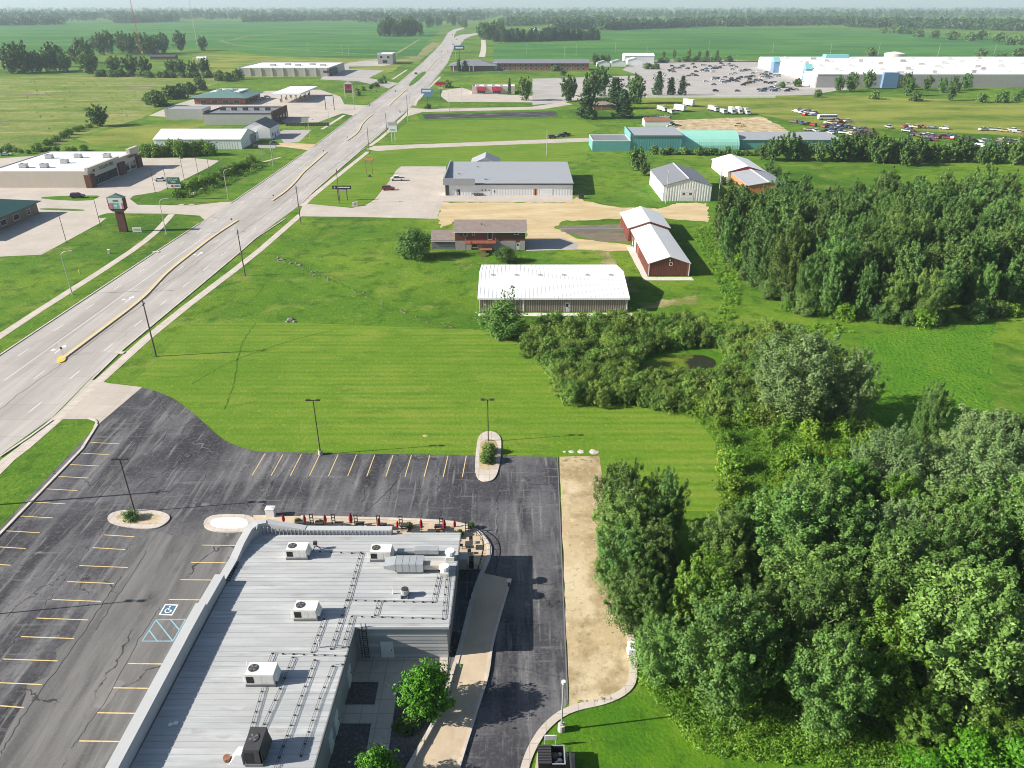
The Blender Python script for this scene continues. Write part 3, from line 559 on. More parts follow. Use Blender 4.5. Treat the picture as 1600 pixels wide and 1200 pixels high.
        r.add(pts+rd, fs+[(3,2,1,0)]); r.box(-e,-e,h-.2,w+e,d+e,h-.003); r.build('roof', roof, t)
    elif rtype == 'flat':
        r.box(.2,.2,h,w-.2,d-.2,h+.08); r.build('roof', roof, t)
        if par:
            q = MB(); q.box(0,0,h,w,.25,h+par); q.box(0,d-.25,h,w,d,h+par); q.box(0,.25,h,.25,d-.25,h+par); q.box(w-.25,.25,h,w,d-.25,h+par); q.build('parapet', trim or wall, t)
    elif rtype == 'shed':
        e = over
        r.add([(-e,-e,h),(w+e,-e,h),(w+e,d+e,h+rise),(-e,d+e,h+rise),(-e,-e,h+.2),(w+e,-e,h+.2),(w+e,d+e,h+rise+.2),(-e,d+e,h+rise+.2)], [(3,2,1,0),(4,5,6,7),(0,1,5,4),(1,2,6,5),(2,3,7,6),(3,0,4,7)]); r.build('roof', roof, t)
        if rise > .01: MB().add([(0,0,h),(0,d,h),(0,d,h+rise),(w,0,h),(w,d,h),(w,d,h+rise)], [(0,2,1),(3,4,5),(1,2,5,4)]).build('gable_infill', wall, t)
    elif rtype == 'vault':
        n = 14; vs = []; fs = []
        for i in range(n+1):
            a = math.pi*i/n
            for xx in (0,w): vs.append((xx, d/2-d/2*math.cos(a), h+rise*math.sin(a)))
        for i in range(n): fs.append((2*i,2*i+1,2*i+3,2*i+2))
        fs += [tuple(range(0,2*n+2,2))[::-1], tuple(range(1,2*n+2,2))]
        r.add(vs, fs); r.build('roof', roof, t)
        q = MB()
        for k in range(int(w/.8)):
            for i in range(n):
                a0, a1 = math.pi*i/n, math.pi*(i+1)/n; p = lambda a, g: (d/2-(d/2+g)*math.cos(a), h+(rise+g)*math.sin(a))
                (y0,z0),(y1,z1) = p(a0,.07), p(a1,.07); q.add([(k*.8+.2,y0,z0),(k*.8+.42,y0,z0),(k*.8+.42,y1,z1),(k*.8+.2,y1,z1)], [(0,1,2,3)])
        o = q.build('roof_ribs', roof, t); o['kind'] = 'stuff'
    for op in ops: opening(t, w, d, *op)
    return t
def part(t, name, mt, *boxes, parent=None):
    m = MB()
    for b in boxes: m.box(*b)
    return m.build(name, mt, parent or t)
def text(t, s, size, loc, rot, mt, name='lettering', depth=.03):
    c = bpy.data.curves.new(name, 'FONT'); c.body = s; c.size = size; c.extrude = depth; c.align_x = 'CENTER'; c.align_y = 'CENTER'; c.materials.append(MAT[mt])
    tmp = link('tmp', c); bpy.context.view_layer.update(); me = bpy.data.meshes.new_from_object(tmp.evaluated_get(bpy.context.evaluated_depsgraph_get())); bpy.data.objects.remove(tmp)
    me.materials.clear(); me.materials.append(MAT[mt]); o = link(name, me, t, loc); o.rotation_euler = rot; return o

# ---- restaurant (steel roof, L-shaped) in the foreground
t = thing('restaurant_building', 'low L-shaped restaurant with grey ribbed steel roof and pale sloping front parapet', 'restaurant')
XW, XI, XE, YN, YS, YI, HR = -31.6, -16.0, -6.3, 69.3, 24.0, 54.9, 4.55
foot = [(XW,YS),(XI-.9,YS),(XI,YI),(XE-.25,YI),(XE,YN),(XW+.9,YN)]
MB().prism(foot, 0, HR-.1).build('wall', 'steelwall', t)
roof = MB().prism([(XW-.1,YS-.2),(XI-.75,YS-.2),(XI+.15,YI-.2),(XE-.05,YI-.2),(XE+.2,YN+.2),(XW+.9,YN+.2)], HR-.1, HR).build('roof', 'steelroof', t)
seam = MB(); y = YS
while y < YN:
    e = XE if y > YI else XI-.9*(YI-y)/(YI-YS)
    seam.box(XW+.4, y-.03, HR-.01, e+.1, y+.03, HR+.045); y += .61
seam.build('roof_seams', 'steelroof', t)['kind'] = 'stuff'
# horizontal siding boards on the camera-side wall of the wing and on its east wall
for k in range(9):
    z0 = .1+k*.49
    MB().add([(XI+.3,YI-.07,z0),(XE-.3,YI-.07,z0),(XE-.3,YI-.03,z0+.46),(XI+.3,YI-.03,z0+.46),(XI+.3,YI+.01,z0),(XE-.3,YI+.01,z0),(XE-.3,YI+.01,z0+.46),(XI+.3,YI+.01,z0+.46)], [(0,1,2,3),(0,4,5,1),(0,3,7,4),(1,5,6,2)]).build('siding_board', 'steelwall' if k % 3 else 'parapet', t)
MB().box(XI-.02,YI-.32,HR-.28,XE-.05,YI-.2,HR+.02).build('fascia', 'parapet', t)
MB().ribbon([(XI-.72,YS),(XI+.18,YI-.3)], .12, HR-.28, HR+.02).build('gutter', 'steeldark', t)
MB().ribbon([(XE-.02,YI-.2),(XE+.24,YN+.2)], .12, HR-.3, HR+.05).build('gutter', 'steeldark', t)
MB().box(XI+.45,YI-.18,.0,XI+.57,YI-.06,HR-.3).build('downspout', 'steeldark', t)
# west and north parapets
def par_poly(pts, w, z0, tops):
    n = len(pts); b = MB(); L = []; Rr = []
    for i, p in enumerate(pts):
        a = pts[max(i-1,0)]; c = pts[min(i+1,n-1)]; l = math.hypot(c[0]-a[0],c[1]-a[1]); nx, ny = -(c[1]-a[1])/l*w/2, (c[0]-a[0])/l*w/2
        L.append((p[0]+nx,p[1]+ny)); Rr.append((p[0]-nx,p[1]-ny))
    vs = [(p[0],p[1],z0) for p in L]+[(p[0],p[1],z0) for p in Rr]+[(p[0],p[1],tops[i]) for i,p in enumerate(L)]+[(p[0],p[1],tops[i]) for i,p in enumerate(Rr)]
    fs = [(0,n,3*n,2*n),(n-1,3*n-1,4*n-1,2*n-1)]
    for i in range(n-1): fs += [(2*n+i,3*n+i,3*n+i+1,2*n+i+1),(i,2*n+i,2*n+i+1,i+1),(n+i,n+i+1,3*n+i+1,3*n+i)]
    return b.add(vs, fs)
pw = [(XW-.55,YS),(XW-.38,40),(XW-.2,52.5),(XW-.1,56.4)]
par_poly(pw, 1.05, 0, [6.05,6.05,6.05,6.05]).build('front_parapet', 'parapet', t)
par_poly([(XW-.1,56.42),(XW+.12,61.0)], 1.0, 0, [5.72,5.72]).build('front_parapet', 'parapet', t)
par_poly([(XW+.12,61.02),(XW+.35,64.3)], .95, 0, [4.95,5.0]).build('front_parapet', 'parapet', t)
par_poly([(XW+.36,64.32),(XW+.5,66.5),(XW+.85,68.6),(XW+1.5,69.6),(XW+2.5,69.95)], .9, 0, [5.02,5.45,5.9,6.0,6.0]).build('corner_parapet', 'parapet', t)
par_poly([(XW+2.52,69.95),(XW+4,69.8),(XW+7.2,69.6)], .8, 0, [5.95,5.7,5.25]).build('north_parapet', 'parapet', t)
par_poly([(XW+7.22,69.6),(-14.2,69.5)], .8, 0, [5.2,5.2]).build('north_parapet', 'parapet', t)
fin = MB()
for k in range(34): fin.cbox(XW+2.4+k*.45, 69.12, HR+.02, .08, .22, 1.1-(min(k,11)/11)*.55)
fin.build('parapet_ribs', 'steelwall', t)['kind'] = 'stuff'
cap = MB()
for k in range(9): cap.box(XW+.62,61.2+.35*k,HR,XW+.95,61.32+.35*k,HR+.3)
cap.build('parapet_braces', 'charcoal', t)['kind'] = 'stuff'
d = MB().box(-13.5,YI-.12,.1,-12.2,YI-.06,2.3).build('door', 'white', t); MB().box(-12.45,YI-.16,1.1,-12.35,YI-.12,1.25).build('handle', 'charcoal', d)
for yy in (51.5,46.2,44.2):
    x = XI-.9*(YI-yy)/(YI-YS); d = MB().box(x-.02,yy-.6,.1,x+.07,yy+.6,2.3).build('door', 'white', t); MB().box(x+.07,yy+.35,1.1,x+.12,yy+.45,1.25).build('handle', 'charcoal', d)
lad = MB(); lx = XI+1.05
for xx in (lx-.22,lx+.22): lad.box(xx-.03,YI-.34,.2,xx+.03,YI-.28,HR+.5)
for k in range(14): lad.box(lx-.19,YI-.33,.4+k*.32,lx+.19,YI-.29,.45+k*.32)
lad.build('ladder', 'charcoal', t)
# gas pipes on sleepers
def pipe(px, nm='gas_pipe'):
    p = GP(px, HR+.18); b = MB()
    for a, c in zip(p, p[1:]):
        l = math.hypot(c[0]-a[0],c[1]-a[1]); ox, oy = -(c[1]-a[1])/l*.085, (c[0]-a[0])/l*.085
        for q in ((-1,1) if abs(c[1]-a[1]) > abs(c[0]-a[0]) else (0,)): b.tube((a[0]+ox*q,a[1]+oy*q,HR+.2),(c[0]+ox*q,c[1]+oy*q,HR+.2),.02,n=6)
    o = b.build(nm, 'charcoal', t); s = MB()
    for a, c in zip(p, p[1:]):
        l = math.hypot(c[0]-a[0],c[1]-a[1]); n = max(1,int(l/1.0))
        for k in range(n+1): s.cbox(a[0]+(c[0]-a[0])*k/n, a[1]+(c[1]-a[1])*k/n, HR+.02, .2, .07, .12)
    s.build('pipe_sleepers', 'bronze', o)['kind'] = 'stuff'
for px in ([(500,861),(566,864)], [(564,862),(543,936),(517,1012)], [(541,937),(676,940),(687,890)], [(592,938),(586,960)], [(699,893),(692,966),(550,962),(535,1010)], [(517,1013),(545,1010)], [(506,966),(487,1018)], [(418,1040),(426,1020),(540,1024)], [(438,1075),(458,1026)], [(404,1150),(438,1075)], [(492,1030),(430,1200)], [(520,1040),(535,1037)], [(520,1040),(500,1090),(470,1180)], [(414,1064),(380,1180)]): pipe(px)
for px in ((499,1012),(614,928),(388,1047)):
    x, y = G(*px, HR); MB().tube((x,y,HR),(x,y,HR+1.1),.045,n=6).build('vent_pipe', 'white', t)
for px in ((275,1131),(267,1133)):
    x, y = G(*px, HR); MB().cbox(x,y,HR+.02,.35,.3,.12).build('roof_vent', 'white', t)
# rooftop units, each a thing of its own
def rtu(px, py, label, w=2.3, d=1.4, h=1.1, casing='unitwhite', rz=0):
    x, y = G(px, py, HR); u = thing('rooftop_unit', label, 'air conditioner', (x,y,HR+.04), rz, 'rooftop air units')
    MB().box(-w/2-.08,-d/2-.08,0,w/2+.08,d/2+.08,.22).build('base_rail', 'steeldark', u)
    c = MB().box(-w/2,-d/2,.22,w/2,d/2,.22+h).build('casing', casing, u)
    MB().box(-w/2+.06,-d/2-.015,.4,-w/2+.75,-d/2,.22+h*.8).build('coil_grille', 'black', c)
    MB().box(-w/2+.82,-d/2-.02,.3,-w/2+1.45,-d/2,.22+h*.92).build('access_panel', casing, c); MB().box(-w/2+1.5,-d/2-.02,.3,w/2-.06,-d/2,.22+h*.92).build('access_panel', casing, c)
    ring = MB(); ring.tube((-w/2+.55,.05,.22+h),(-w/2+.55,.05,.28+h),.44,n=18); f = ring.build('fan_ring', 'charcoal', u)
    bl = MB()
    for k in range(4): a = R(90*k+20); bl.add([(-w/2+.55,.05,.30+h),(-w/2+.55+.38*math.cos(a),.05+.38*math.sin(a),.30+h),(-w/2+.55+.38*math.cos(a+.6),.05+.38*math.sin(a+.6),.285+h)], [(0,1,2)])
    bl.build('fan_blades', 'steeldark', f)
    MB().add([(w/2,-d/2+.15,.5),(w/2+.28,-d/2+.15,.45),(w/2,-d/2+.15,.22+h),(w/2,d/2-.15,.5),(w/2+.28,d/2-.15,.45),(w/2,d/2-.15,.22+h)], [(0,1,2),(3,5,4),(0,3,4,1),(1,4,5,2)]).build('intake_hood', casing, u)
    MB().tube((-w/2-.3,-.5,.1),(-w/2-.3,-.5,.9),.03,n=6).build('vent_stack', 'white', u)
    return u
rtu(467,868,'white rooftop air unit at the north-west corner of restaurant roof'); rtu(597,871,'white rooftop air unit beside the galvanised duct box'); rtu(481,962,'white rooftop air unit in the middle of the restaurant roof', 2.3, 1.4, 1.15); rtu(412,1062,'white rooftop air unit above the near pipe runs', 2.6, 1.5, 1.2); rtu(404,1178,'tall dark grey rooftop air unit with white flue at roof front', 1.35, 2.2, 1.7, 'charcoal')
x, y = G(372,1187,HR); f = thing('roof_flue', 'white sheet hood leaning beside the tall dark rooftop unit', 'roof vent', (x,y,HR)); MB().add([(-.6,-.5,0),(.6,-.5,0),(.6,.5,0),(-.6,.5,0),(.1,-.4,1.1),(.55,-.4,1.1),(.55,.4,1.1),(.1,.4,1.1)], [(4,5,6,7),(0,1,5,4),(1,2,6,5),(2,3,7,6),(3,0,4,7)]).build('hood', 'white', f); MB().tube((-.9,0,.0),(-.9,0,.35),.3,n=12).build('outlet', 'rust', f)
x, y = G(636,890,HR); u = thing('duct_box', 'galvanised make-up air duct box with sloped hood on restaurant roof', 'air duct', (x,y,HR+.03))
MB().box(-1.2,-.75,.25,1.9,.75,1.35).build('casing', 'galv', u); MB().add([(-2.4,-.75,.75),(-1.2,-.75,.4),(-1.2,-.75,1.3),(-2.4,.75,.75),(-1.2,.75,.4),(-1.2,.75,1.3),(-2.4,-.75,1.1),(-2.4,.75,1.1)], [(0,1,2,6),(3,7,5,4),(0,6,7,3),(6,2,5,7),(0,3,4,1)]).build('intake_hood', 'galv', u)
for k in range(4): MB().box(-1.2+.75*k,-.77,.3,-1.16+.75*k,.77,1.37).build('seam', 'polegrey', u)
MB().box(-1.0,-.7,0,1.7,.7,.25).build('base_rail', 'steeldark', u); MB().box(1.9,-.45,.35,4.3,.35,.95).build('duct_run', 'tan', u)
x, y = G(668,866,HR); u = thing('duct_run', 'pale straight duct linking air unit and exhaust fan', 'air duct', (x,y,HR+.03)); MB().box(-1.4,-.4,.3,1.3,.4,.85).build('duct', 'galv', u); MB().box(-1.2,-.3,0,-1.0,.3,.3).build('foot', 'steeldark', u); MB().box(.9,-.3,0,1.1,.3,.3).build('foot', 'steeldark', u); MB().box(-3.4,-.25,.3,-1.4,.25,.6).build('duct_neck', 'galv', u)
for (px,py), lb in (((704,873),'white mushroom exhaust fan nearest the patio corner'),((695,897),'white mushroom exhaust fan in front of the other one')):
    x, y = G(px,py,HR); u = thing('exhaust_fan', lb, 'exhaust fan', (x,y,HR), 0, 'mushroom exhaust fans')
    MB().cbox(0,0,0,.9,.9,.5).build('kerb_box', 'unitwhite', u); MB().tube((0,0,.5),(0,0,.95),.34,.4,12).build('neck', 'unitwhite', u); MB().tube((0,0,.95),(0,0,1.2),.62,.5,14).build('cap', 'white', u)
x, y = G(633,931,HR); u = thing('condenser_unit', 'small round condenser with fan on a frame, alone on wing roof', 'condenser', (x,y,HR)); MB().tube((0,0,.35),(0,0,.95),.42,n=14).build('casing', 'galv', u); MB().tube((0,0,.95),(0,0,1.02),.34,n=14).build('fan_guard', 'charcoal', u)
for a in (-.35,.35): MB().box(a-.05,-.5,0,a+.05,.5,.35).build('foot', 'steeldark', u)
x, y = G(404,836,HR); u = thing('satellite_dish', 'white satellite dish tucked behind the curved parapet corner', 'satellite dish', (x,y,HR)); MB().tube((0,0,0),(0,0,1.0),.04,n=6).build('mast', 'polegrey', u); MB().tube((0,0,1.05),(-.12,-.05,1.12),.12,.42,12).build('dish', 'white', u)
x, y = G(494,858,HR); u = thing('roof_antenna', 'dark tripod antenna mount beside the north-west air unit', 'antenna', (x,y,HR))
for a in (0,120,240): MB().tube((.55*math.cos(R(a)),.55*math.sin(R(a)),0),(0,0,.7),.05,n=6).build('leg', 'charcoal', u)
MB().cbox(0,0,.7,.4,.35,.4).build('mount_box', 'charcoal', u)
x, y = G(424,806); tag(MB().cbox(0,0,0,1.1,.9,1.3).add([(-.6,-.5,1.3),(.6,-.5,1.3),(.6,.5,1.3),(-.6,.5,1.3),(0,0,1.45)], [(0,1,4),(1,2,4),(2,3,4),(3,0,4)]).build('utility_cabinet', 'white'), 'white utility cabinet behind the parapet corner at the patio end', 'cabinet').location = (x,y,0)

# ---- farmyard group in the middle distance
bld('storage_barn', 'long brown ribbed barn with white gable roof and one white door', -7.2, 151.3, 32.6, 22.6, 3.25, 'barnbrown', 'whiteroof', 'gable', 2.1, 'x', .3, .5, [('door','S',19.3,.05,1.05,2.15,'white',2)], cat='barn', ribmat='ribtan', roofrib=.9)
t = bpy.data.objects['storage_barn']
for x in (9.7,32.35,.1): MB().box(x-.09,-.14,.05,x+.09,-.06,3.2).build('downspout', 'white', t)
MB().box(-.3,-.42,3.0,32.9,-.3,3.16).build('gutter', 'white', t)
for k in range(6): MB().cbox(2.7+5.4*k,9.6,5.15,.7,.5,.35).build('ridge_vent', 'polegrey', t)
bld('stable_barn', 'dark red metal barn with white roof and small white gable window', 33.9, 175.3, 10.1, 30, 3.3, 'barnred', 'whiteroof', 'gable', 1.7, 'y', .25, .6, [('window','S',5.4,2.75,.75,.8,'white'),('overhead_door','W',22,.05,3.2,2.6,'tan',0),('door','W',26.5,.05,1,2.1,'white',2),('overhead_door','W',17,.05,2.8,2.5,'barnred',0)], cat='barn', ribmat='siding_brown', roofrib=.9)
t = bpy.data.objects['stable_barn']
for x in (.05,10.05): MB().box(x-.1,-.12,.05,x+.1,-.05,3.3).build('corner_trim', 'white', t)
MB().cbox(5.1,-.1,4.0,.25,.12,.3).build('gable_lamp', 'white', t)
bld('stable_annex', 'taller red barn annex with white roof behind the stable barn', 33.1, 205.6, 11.6, 16.5, 3.9, 'barnred', 'whiteroof', 'gable', 1.9, 'y', .3, .6, [('overhead_door','W',4,.05,3.2,2.8,'siding_brown',0),('overhead_door','W',10,.05,3.2,2.8,'siding_brown',0)], cat='barn', roofrib=.9)
# brown split-level house
bld('split_level_house', 'brown two-storey house with grey shingle roof and red rear deck', -15.6, 197.2, 19.2, 9.4, 5.2, 'siding_brown', 'shingle', 'gable', 1.9, 'x', .45, 0, [('window','S',2.9,3.9,.95,1.15,'white'),('window','S',5.1,4.15,.75,.85,'white'),('window','S',9.6,3.0,1.25,2.1,'white',2),('window','S',16.8,4.3,1.3,.8,'white'),('window','S',5.3,.6,1.6,1.3,'white',2),('door','S',17.2,.1,1.0,2.0,'white',2)], cat='house')
t = bpy.data.objects['split_level_house']
part(t, 'stone_base', 'stoneface', (.02,-.09,0,4.4,-.01,2.6), (6.3,-.09,0,16.6,-.01,2.6), (17.75,-.09,0,19.18,-.01,2.6))
MB().box(-.5,-.52,5.0,19.7,-.45,5.2).build('gutter', 'white', t)
x = 7.2; MB().tube((x,2.5,6.0),(x,2.5,6.8),.08,n=6).build('vent_pipe', 'black', t); MB().tube((x+.9,2.2,6.0),(x+.9,2.2,6.5),.06,n=6).build('vent_pipe', 'black', t)
dk = part(t, 'deck', 'deckred', (2.9,-3.0,2.45,11.2,-.1,2.62))
for k in range(14): MB().box(2.95+k*.59,-3.05,2.625,3.5+k*.59,-.12,2.66).build('deck_board', 'deckred', dk)
for xx in (3.1,6.6,7.3,11.0):
    MB().box(xx-.1,-2.95,0,xx+.1,-2.75,2.45).build('deck_post', 'timber', dk)
rl = MB()
for xx in np.linspace(3,11.1,26): rl.box(xx-.03,-3.02,2.66,xx+.03,-2.96,3.5)
rl.box(2.9,-3.04,3.5,11.2,-2.92,3.58); rl.box(2.9,-3.0,3.5,3.0,-.1,3.58); rl.box(11.1,-3.0,3.5,11.2,-.1,3.58); rl.build('railing', 'deckred', dk)
part(t, 'deck_landing', 'deckred', (6.9,-4.6,1.3,10.2,-3.06,1.44))
for k in range(6): MB().box(7.2+k*.0,-4.9-k*.3,1.1-k*.2,8.6,-4.6-k*.3,1.2-k*.2).build('deck_step', 'timber', t)
MB().box(11.5,-.2,2.4,11.75,-.09,3.2).build('flower_box', 'timber', t)
bld('house_garage', 'low grey-brown garage wing with shingle roof left of the house', -22.2, 198.0, 6.4, 9.0, 2.5, 'slateroof', 'shingle', 'gable', 1.5, 'x', .3, 0, [], cat='garage')
MB().box(-.4,-.42,2.25,6.6,-.36,2.42).build('gutter', 'white', bpy.data.objects['house_garage'])
# grey metal shop
bld('metal_shop', 'long white ribbed metal shop with grey low-slope roof and corner parapet', -23.6, 262.4, 45, 33, 4.1, 'whitewall', 'greyroof', 'shed', 1.2, 'x', .25, 1.0, [('door','S',4.6,.05,1.2,2.1,'steelwall',2),('overhead_door','S',14.3,.05,3.6,2.9,'white',3),('window','S',17.2,.9,.9,1.0,'white'),('door','S',31.8,.05,1.1,2.2,'orangebrick'),('overhead_door','S',35.8,.05,4.4,3.5,'whitewall',0)], cat='workshop')
t = bpy.data.objects['metal_shop']
MB().box(10.6,-.45,3.75,45.2,-.26,4.1).build('eave_band', 'charcoal', t)
part(t, 'corner_parapet', 'greyroof', (-.6,-.7,3.7,10.6,-.35,6.0), (-.6,-.34,3.7,-.2,33.2,6.0))
part(t, 'corner_column', 'charcoal', (.1,-.3,0,1.3,-.06,3.7))
MB().box(-.12,5,0.3,-.02,28,3.4).build('glazed_front', 'glass', t)
for a, b in ((4,13),(14,5),(10.5,24)): MB().cbox(a,b,4.4+b*.036,.7,.7,.35).build('roof_vent', 'greyroof', t)
bld('entry_canopy', 'small grey gabled roof structure behind the metal shop', -16, 296.5, 11, 12, 4.4, 'whitewall', 'greyroof', 'gable', 2.3, 'y', .3, 0, [], cat='building')
# grey garage, red barn, orange shed
bld('grey_garage', 'white-sided pole garage with dark grey roof and overhead door', 51.7, 253.6, 16.4, 27, 5.3, 'whitewall', 'slateroof', 'gable', 2.3, 'y', .25, .9, [('overhead_door','S',8.2,.05,4.6,4.0,'white',2)], cat='garage', trim='white')
bld('crimson_barn', 'barn with white roof and crimson gable beside the orange shed', 82.5, 286.8, 14.4, 25, 3.4, 'tan', 'whiteroof', 'gable', 2.0, 'y', .3, 0, [('overhead_door','W',5,.05,3,2.6,'white',0),('overhead_door','W',11,.05,3,2.6,'white',0),('overhead_door','W',17,.05,3,2.6,'white',0)], cat='barn')
MB().add([(-.25,-.06,3.35),(14.65,-.06,3.35),(7.2,-.06,5.45)], [(0,1,2)]).build('gable_panel', 'crimson', bpy.data.objects['crimson_barn'])
for k in range(3): MB().cbox(4.2,6+4*k,4.6,.8,.3,.25).build('roof_vent', 'charcoal', bpy.data.objects['crimson_barn'])
bld('orange_shed', 'orange brick shed with grey gable roof against the crimson barn', 83.8, 264, 14.2, 22.4, 3.0, 'orangebrick', 'greyroof', 'gable', 1.2, 'y', .3, 0, [('door','W',4,.05,1.1,2.1,'white'),('window','W',8,1,1.2,1.1,'white'),('window','W',14,1,1.2,1.1,'white')], cat='shed', trim='whiteroof')
# teal yard buildings
bld('teal_office', 'low teal block office at the west end of the teal row', 37, 351.5, 17.5, 17, 4.3, 'teal', 'slateroof', 'flat', 0, ops=[], cat='building', par=.35, trim='whitewall')
bld('teal_warehouse', 'taller teal ribbed warehouse next to the aqua vault', 54.6, 352, 23.5, 20, 6.6, 'teal', 'greyroof', 'shed', .7, ribs=1.2, cat='warehouse', trim='white')
MB().box(-.1,-.35,6.45,23.6,-.26,6.8).build('eave_band', 'white', bpy.data.objects['teal_warehouse']); MB().add([(-.3,-.2,5),(-.3,20,5),(-.3,20,8),(-.3,-.2,7.6),(-.05,-.2,5),(-.05,20,5),(-.05,20,8),(-.05,-.2,7.6)], [(0,3,2,1),(4,5,6,7),(3,7,6,2),(0,4,7,3)]).build('fire_wall', 'teal', bpy.data.objects['teal_warehouse'])
bld('quonset_hut', 'pale aqua ribbed quonset hut with rounded roof', 78.3, 353, 27, 20, .6, 'aqua', 'aqua', 'vault', 6.6, cat='quonset hut')
bld('teal_shed', 'long low teal shed with flat grey roof behind the trees', 105.8, 356, 48, 20, 4.0, 'teal', 'greyroof', 'shed', .5, cat='shed')
x, y = G(1007,198); bld('rust_roof_shed', 'small white shed with rusty red roof among parked cars', x, y, 14, 9, 3, 'whitewall', 'rust', 'gable', 1.2, 'x', .2, cat='shed')
x, y = G(928,172); bld('brown_shed', 'low dark shed with brown roof between the conifers', x, y, 18, 10, 3, 'timber', 'shingle', 'gable', 1.5, 'x', .3, cat='shed')
# pond-side garden wall
x, y = G(876,362); t = thing('garden_wall', 'low grey timber retaining wall across the garden bed', 'wall', (x,y,0)); 
for k in range(7): MB().box(k*2.75,0,0,k*2.75+2.7,.3,1.0).build('wall_panel', 'stonegrey', t)
# left-hand shops
t = bld('discount_store', 'cream flat-roofed store with brown corner piers and green lettering', -192, 274.5, 36.8, 41, 5.6, 'tan', 'whiteroof', 'flat', 0, cat='store', par=.35)
W = 36.8
part(t, 'facade_parapet', 'tan', (W-.9,0,5.96,W+.35,24,7.0), (W-.9,24.02,5.96,W+.5,33,6.4), (W-.9,33.02,5.96,W+.6,41,8.2))
for a, b in ((-.5,3.2),(22,27),(37.5,41.4)): part(t, 'brown_pier', 'brickpylon', (W-1 if a > 0 else W-1.5,a,0,W+.75,b,4.6))
for k in range(8): opening(t, W, 41, 'window', 'E', 4.9+k*2.15, .3, 1.95, 3.0, 'signteal' if k == 0 else 'charcoal')
opening(t, W, 41, 'window', 'E', 29.5, .3, 3.6, 3.2, 'white', 2); opening(t, W, 41, 'window', 'E', 34.5, .3, 4.4, 3.2, 'white', 3)
text(t, 'DOLLAR TREE', 1.75, (W+.4,13.5,5.45), (R(90),0,R(90)), 'signgreen'); MB().box(W+.36,3.5,5.0,W+.42,4.7,6.0).build('round_logo', 'signgreen', t)
for k in range(9): MB().box(W+.61,31.2+k*.82,4.95,W+.66,31.85+k*.82,5.75-(k%3)*.08).build('letter_block', 'brickpylon', t)
for a, b in ((9,8),(16.5,8.5),(19.5,17),(8,27),(19,28),(30,29)):
    x, y = -192+a, 274.5+b; u = thing('store_roof_unit', {9:'grey roof unit on the store, nearest its west corner',16.5:'grey roof unit on the store beside the south parapet',19.5:'grey roof unit in the middle of the store roof',8:'grey roof unit at the back west of store roof',19:'grey roof unit at the back middle of store roof',30:'grey roof unit behind the tall store parapet'}[a], 'air conditioner', (x,y,5.7), 0, 'roof units on the cream store'); MB().cbox(0,0,.2,2.6,1.8,1.3).build('casing', 'polegrey', u); MB().cbox(0,0,0,2.7,1.9,.2).build('base_rail', 'steeldark', u); MB().tube((-.5,0,1.5),(-.5,0,1.58),.45,n=12).build('fan_ring', 'charcoal', u)
t = bld('bank_building', 'brown brick bank with dark green hip roof at left edge', -178, 206, 25, 31, 3.9, 'brick_brown', 'greenroof', 'hip', 4.2, over=1.1, cat='bank')
for u in (7,13,19.5,26): opening(t, 25, 31, 'window', 'E', u, 1.0, 3.0 if u < 20 else 1.8, 1.7, 'white', 3)
MB().box(25.01,21.8,3.0,25.08,27,3.5).build('name_band', 'greenroof_pale', t)
bld('white_pole_barn', 'long white pole barn with bright roof beside the hedge', -166.5, 355.5, 40.5, 22, 4.4, 'whitewall', 'whiteroof', 'gable', 3.0, 'x', .25, 1.2, cat='barn')
bld('white_office', 'small white house-like office with dark grey gable roof', -133.5, 383, 13, 17, 5.5, 'white', 'darkroof', 'gable', 3, 'y', .3, 0, [('window','E',4,1.2,1.6,1.5,'charcoal',2),('door','E',8,.05,1.2,2.2,'black'),('window','E',13,1.2,1.4,1.4,'charcoal')], cat='office')
bld('white_annex', 'flat white annex between the pole barn and white office', -142, 369, 16, 13, 4.2, 'white', 'whiteroof', 'flat', 0, par=.25, cat='annex')
t = bld('grey_plaza', 'grey block strip building with dark flat roof and dark front', -172.5, 434, 38, 31, 5.4, 'block', 'slateroof', 'flat', 0, par=.7, cat='store', trim='charcoal')
part(t, 'dark_front', 'brickpylon', (38.01,0,0,38.6,31,6.9)); [opening(t, 38.6, 31, 'window', 'E', 4+6*k, .5, 3.6, 2.8, 'charcoal', 2) for k in range(5)]
for k in range(5): MB().cbox(5+6.5*k,18,5.5,2.6,2,1.4).build('roof_unit', 'charcoal', t)
bld('carwash_bay', 'grey block building with dark door behind the strip building', -203, 455, 22, 14, 5.5, 'block', 'greyroof', 'flat', 0, par=.4, ops=[('overhead_door','E',7,.05,8,4.2,'black',0)], cat='building')
t = bld('filling_station', 'brick filling station shop with wide pale green hip roof', -214, 528, 34, 34, 4.4, 'brick_red', 'greenroof_pale', 'hip', 3.6, over=3, cat='filling station')
part(t, 'flat_deck', 'whiteroof', (7,12,5.9,27,32,6.9)); part(t, 'roof_units', 'polegrey', (10,16,6.9,13,19,8), (20,20,6.9,23,23,8)); [opening(t, 34, 34, 'window', 'E', 5+7*k, .4, 5, 2.6, 'charcoal', 3) for k in range(4)]; [opening(t, 34, 34, 'window', 'S', 6+7.5*k, .4, 4, 2.4, 'white', 2) for k in range(4)]
t = thing('pump_canopy', 'long pale flat canopy over the filling station pumps', 'canopy', (-164,536,0)); part(t, 'roof', 'whitewall', (0,0,5.2,20,50,6.1))
for k in range(4):
    for xx in (5,15): MB().cbox(xx,6+12.5*k,0,.6,.6,5.2).build('column', 'polegrey', t)
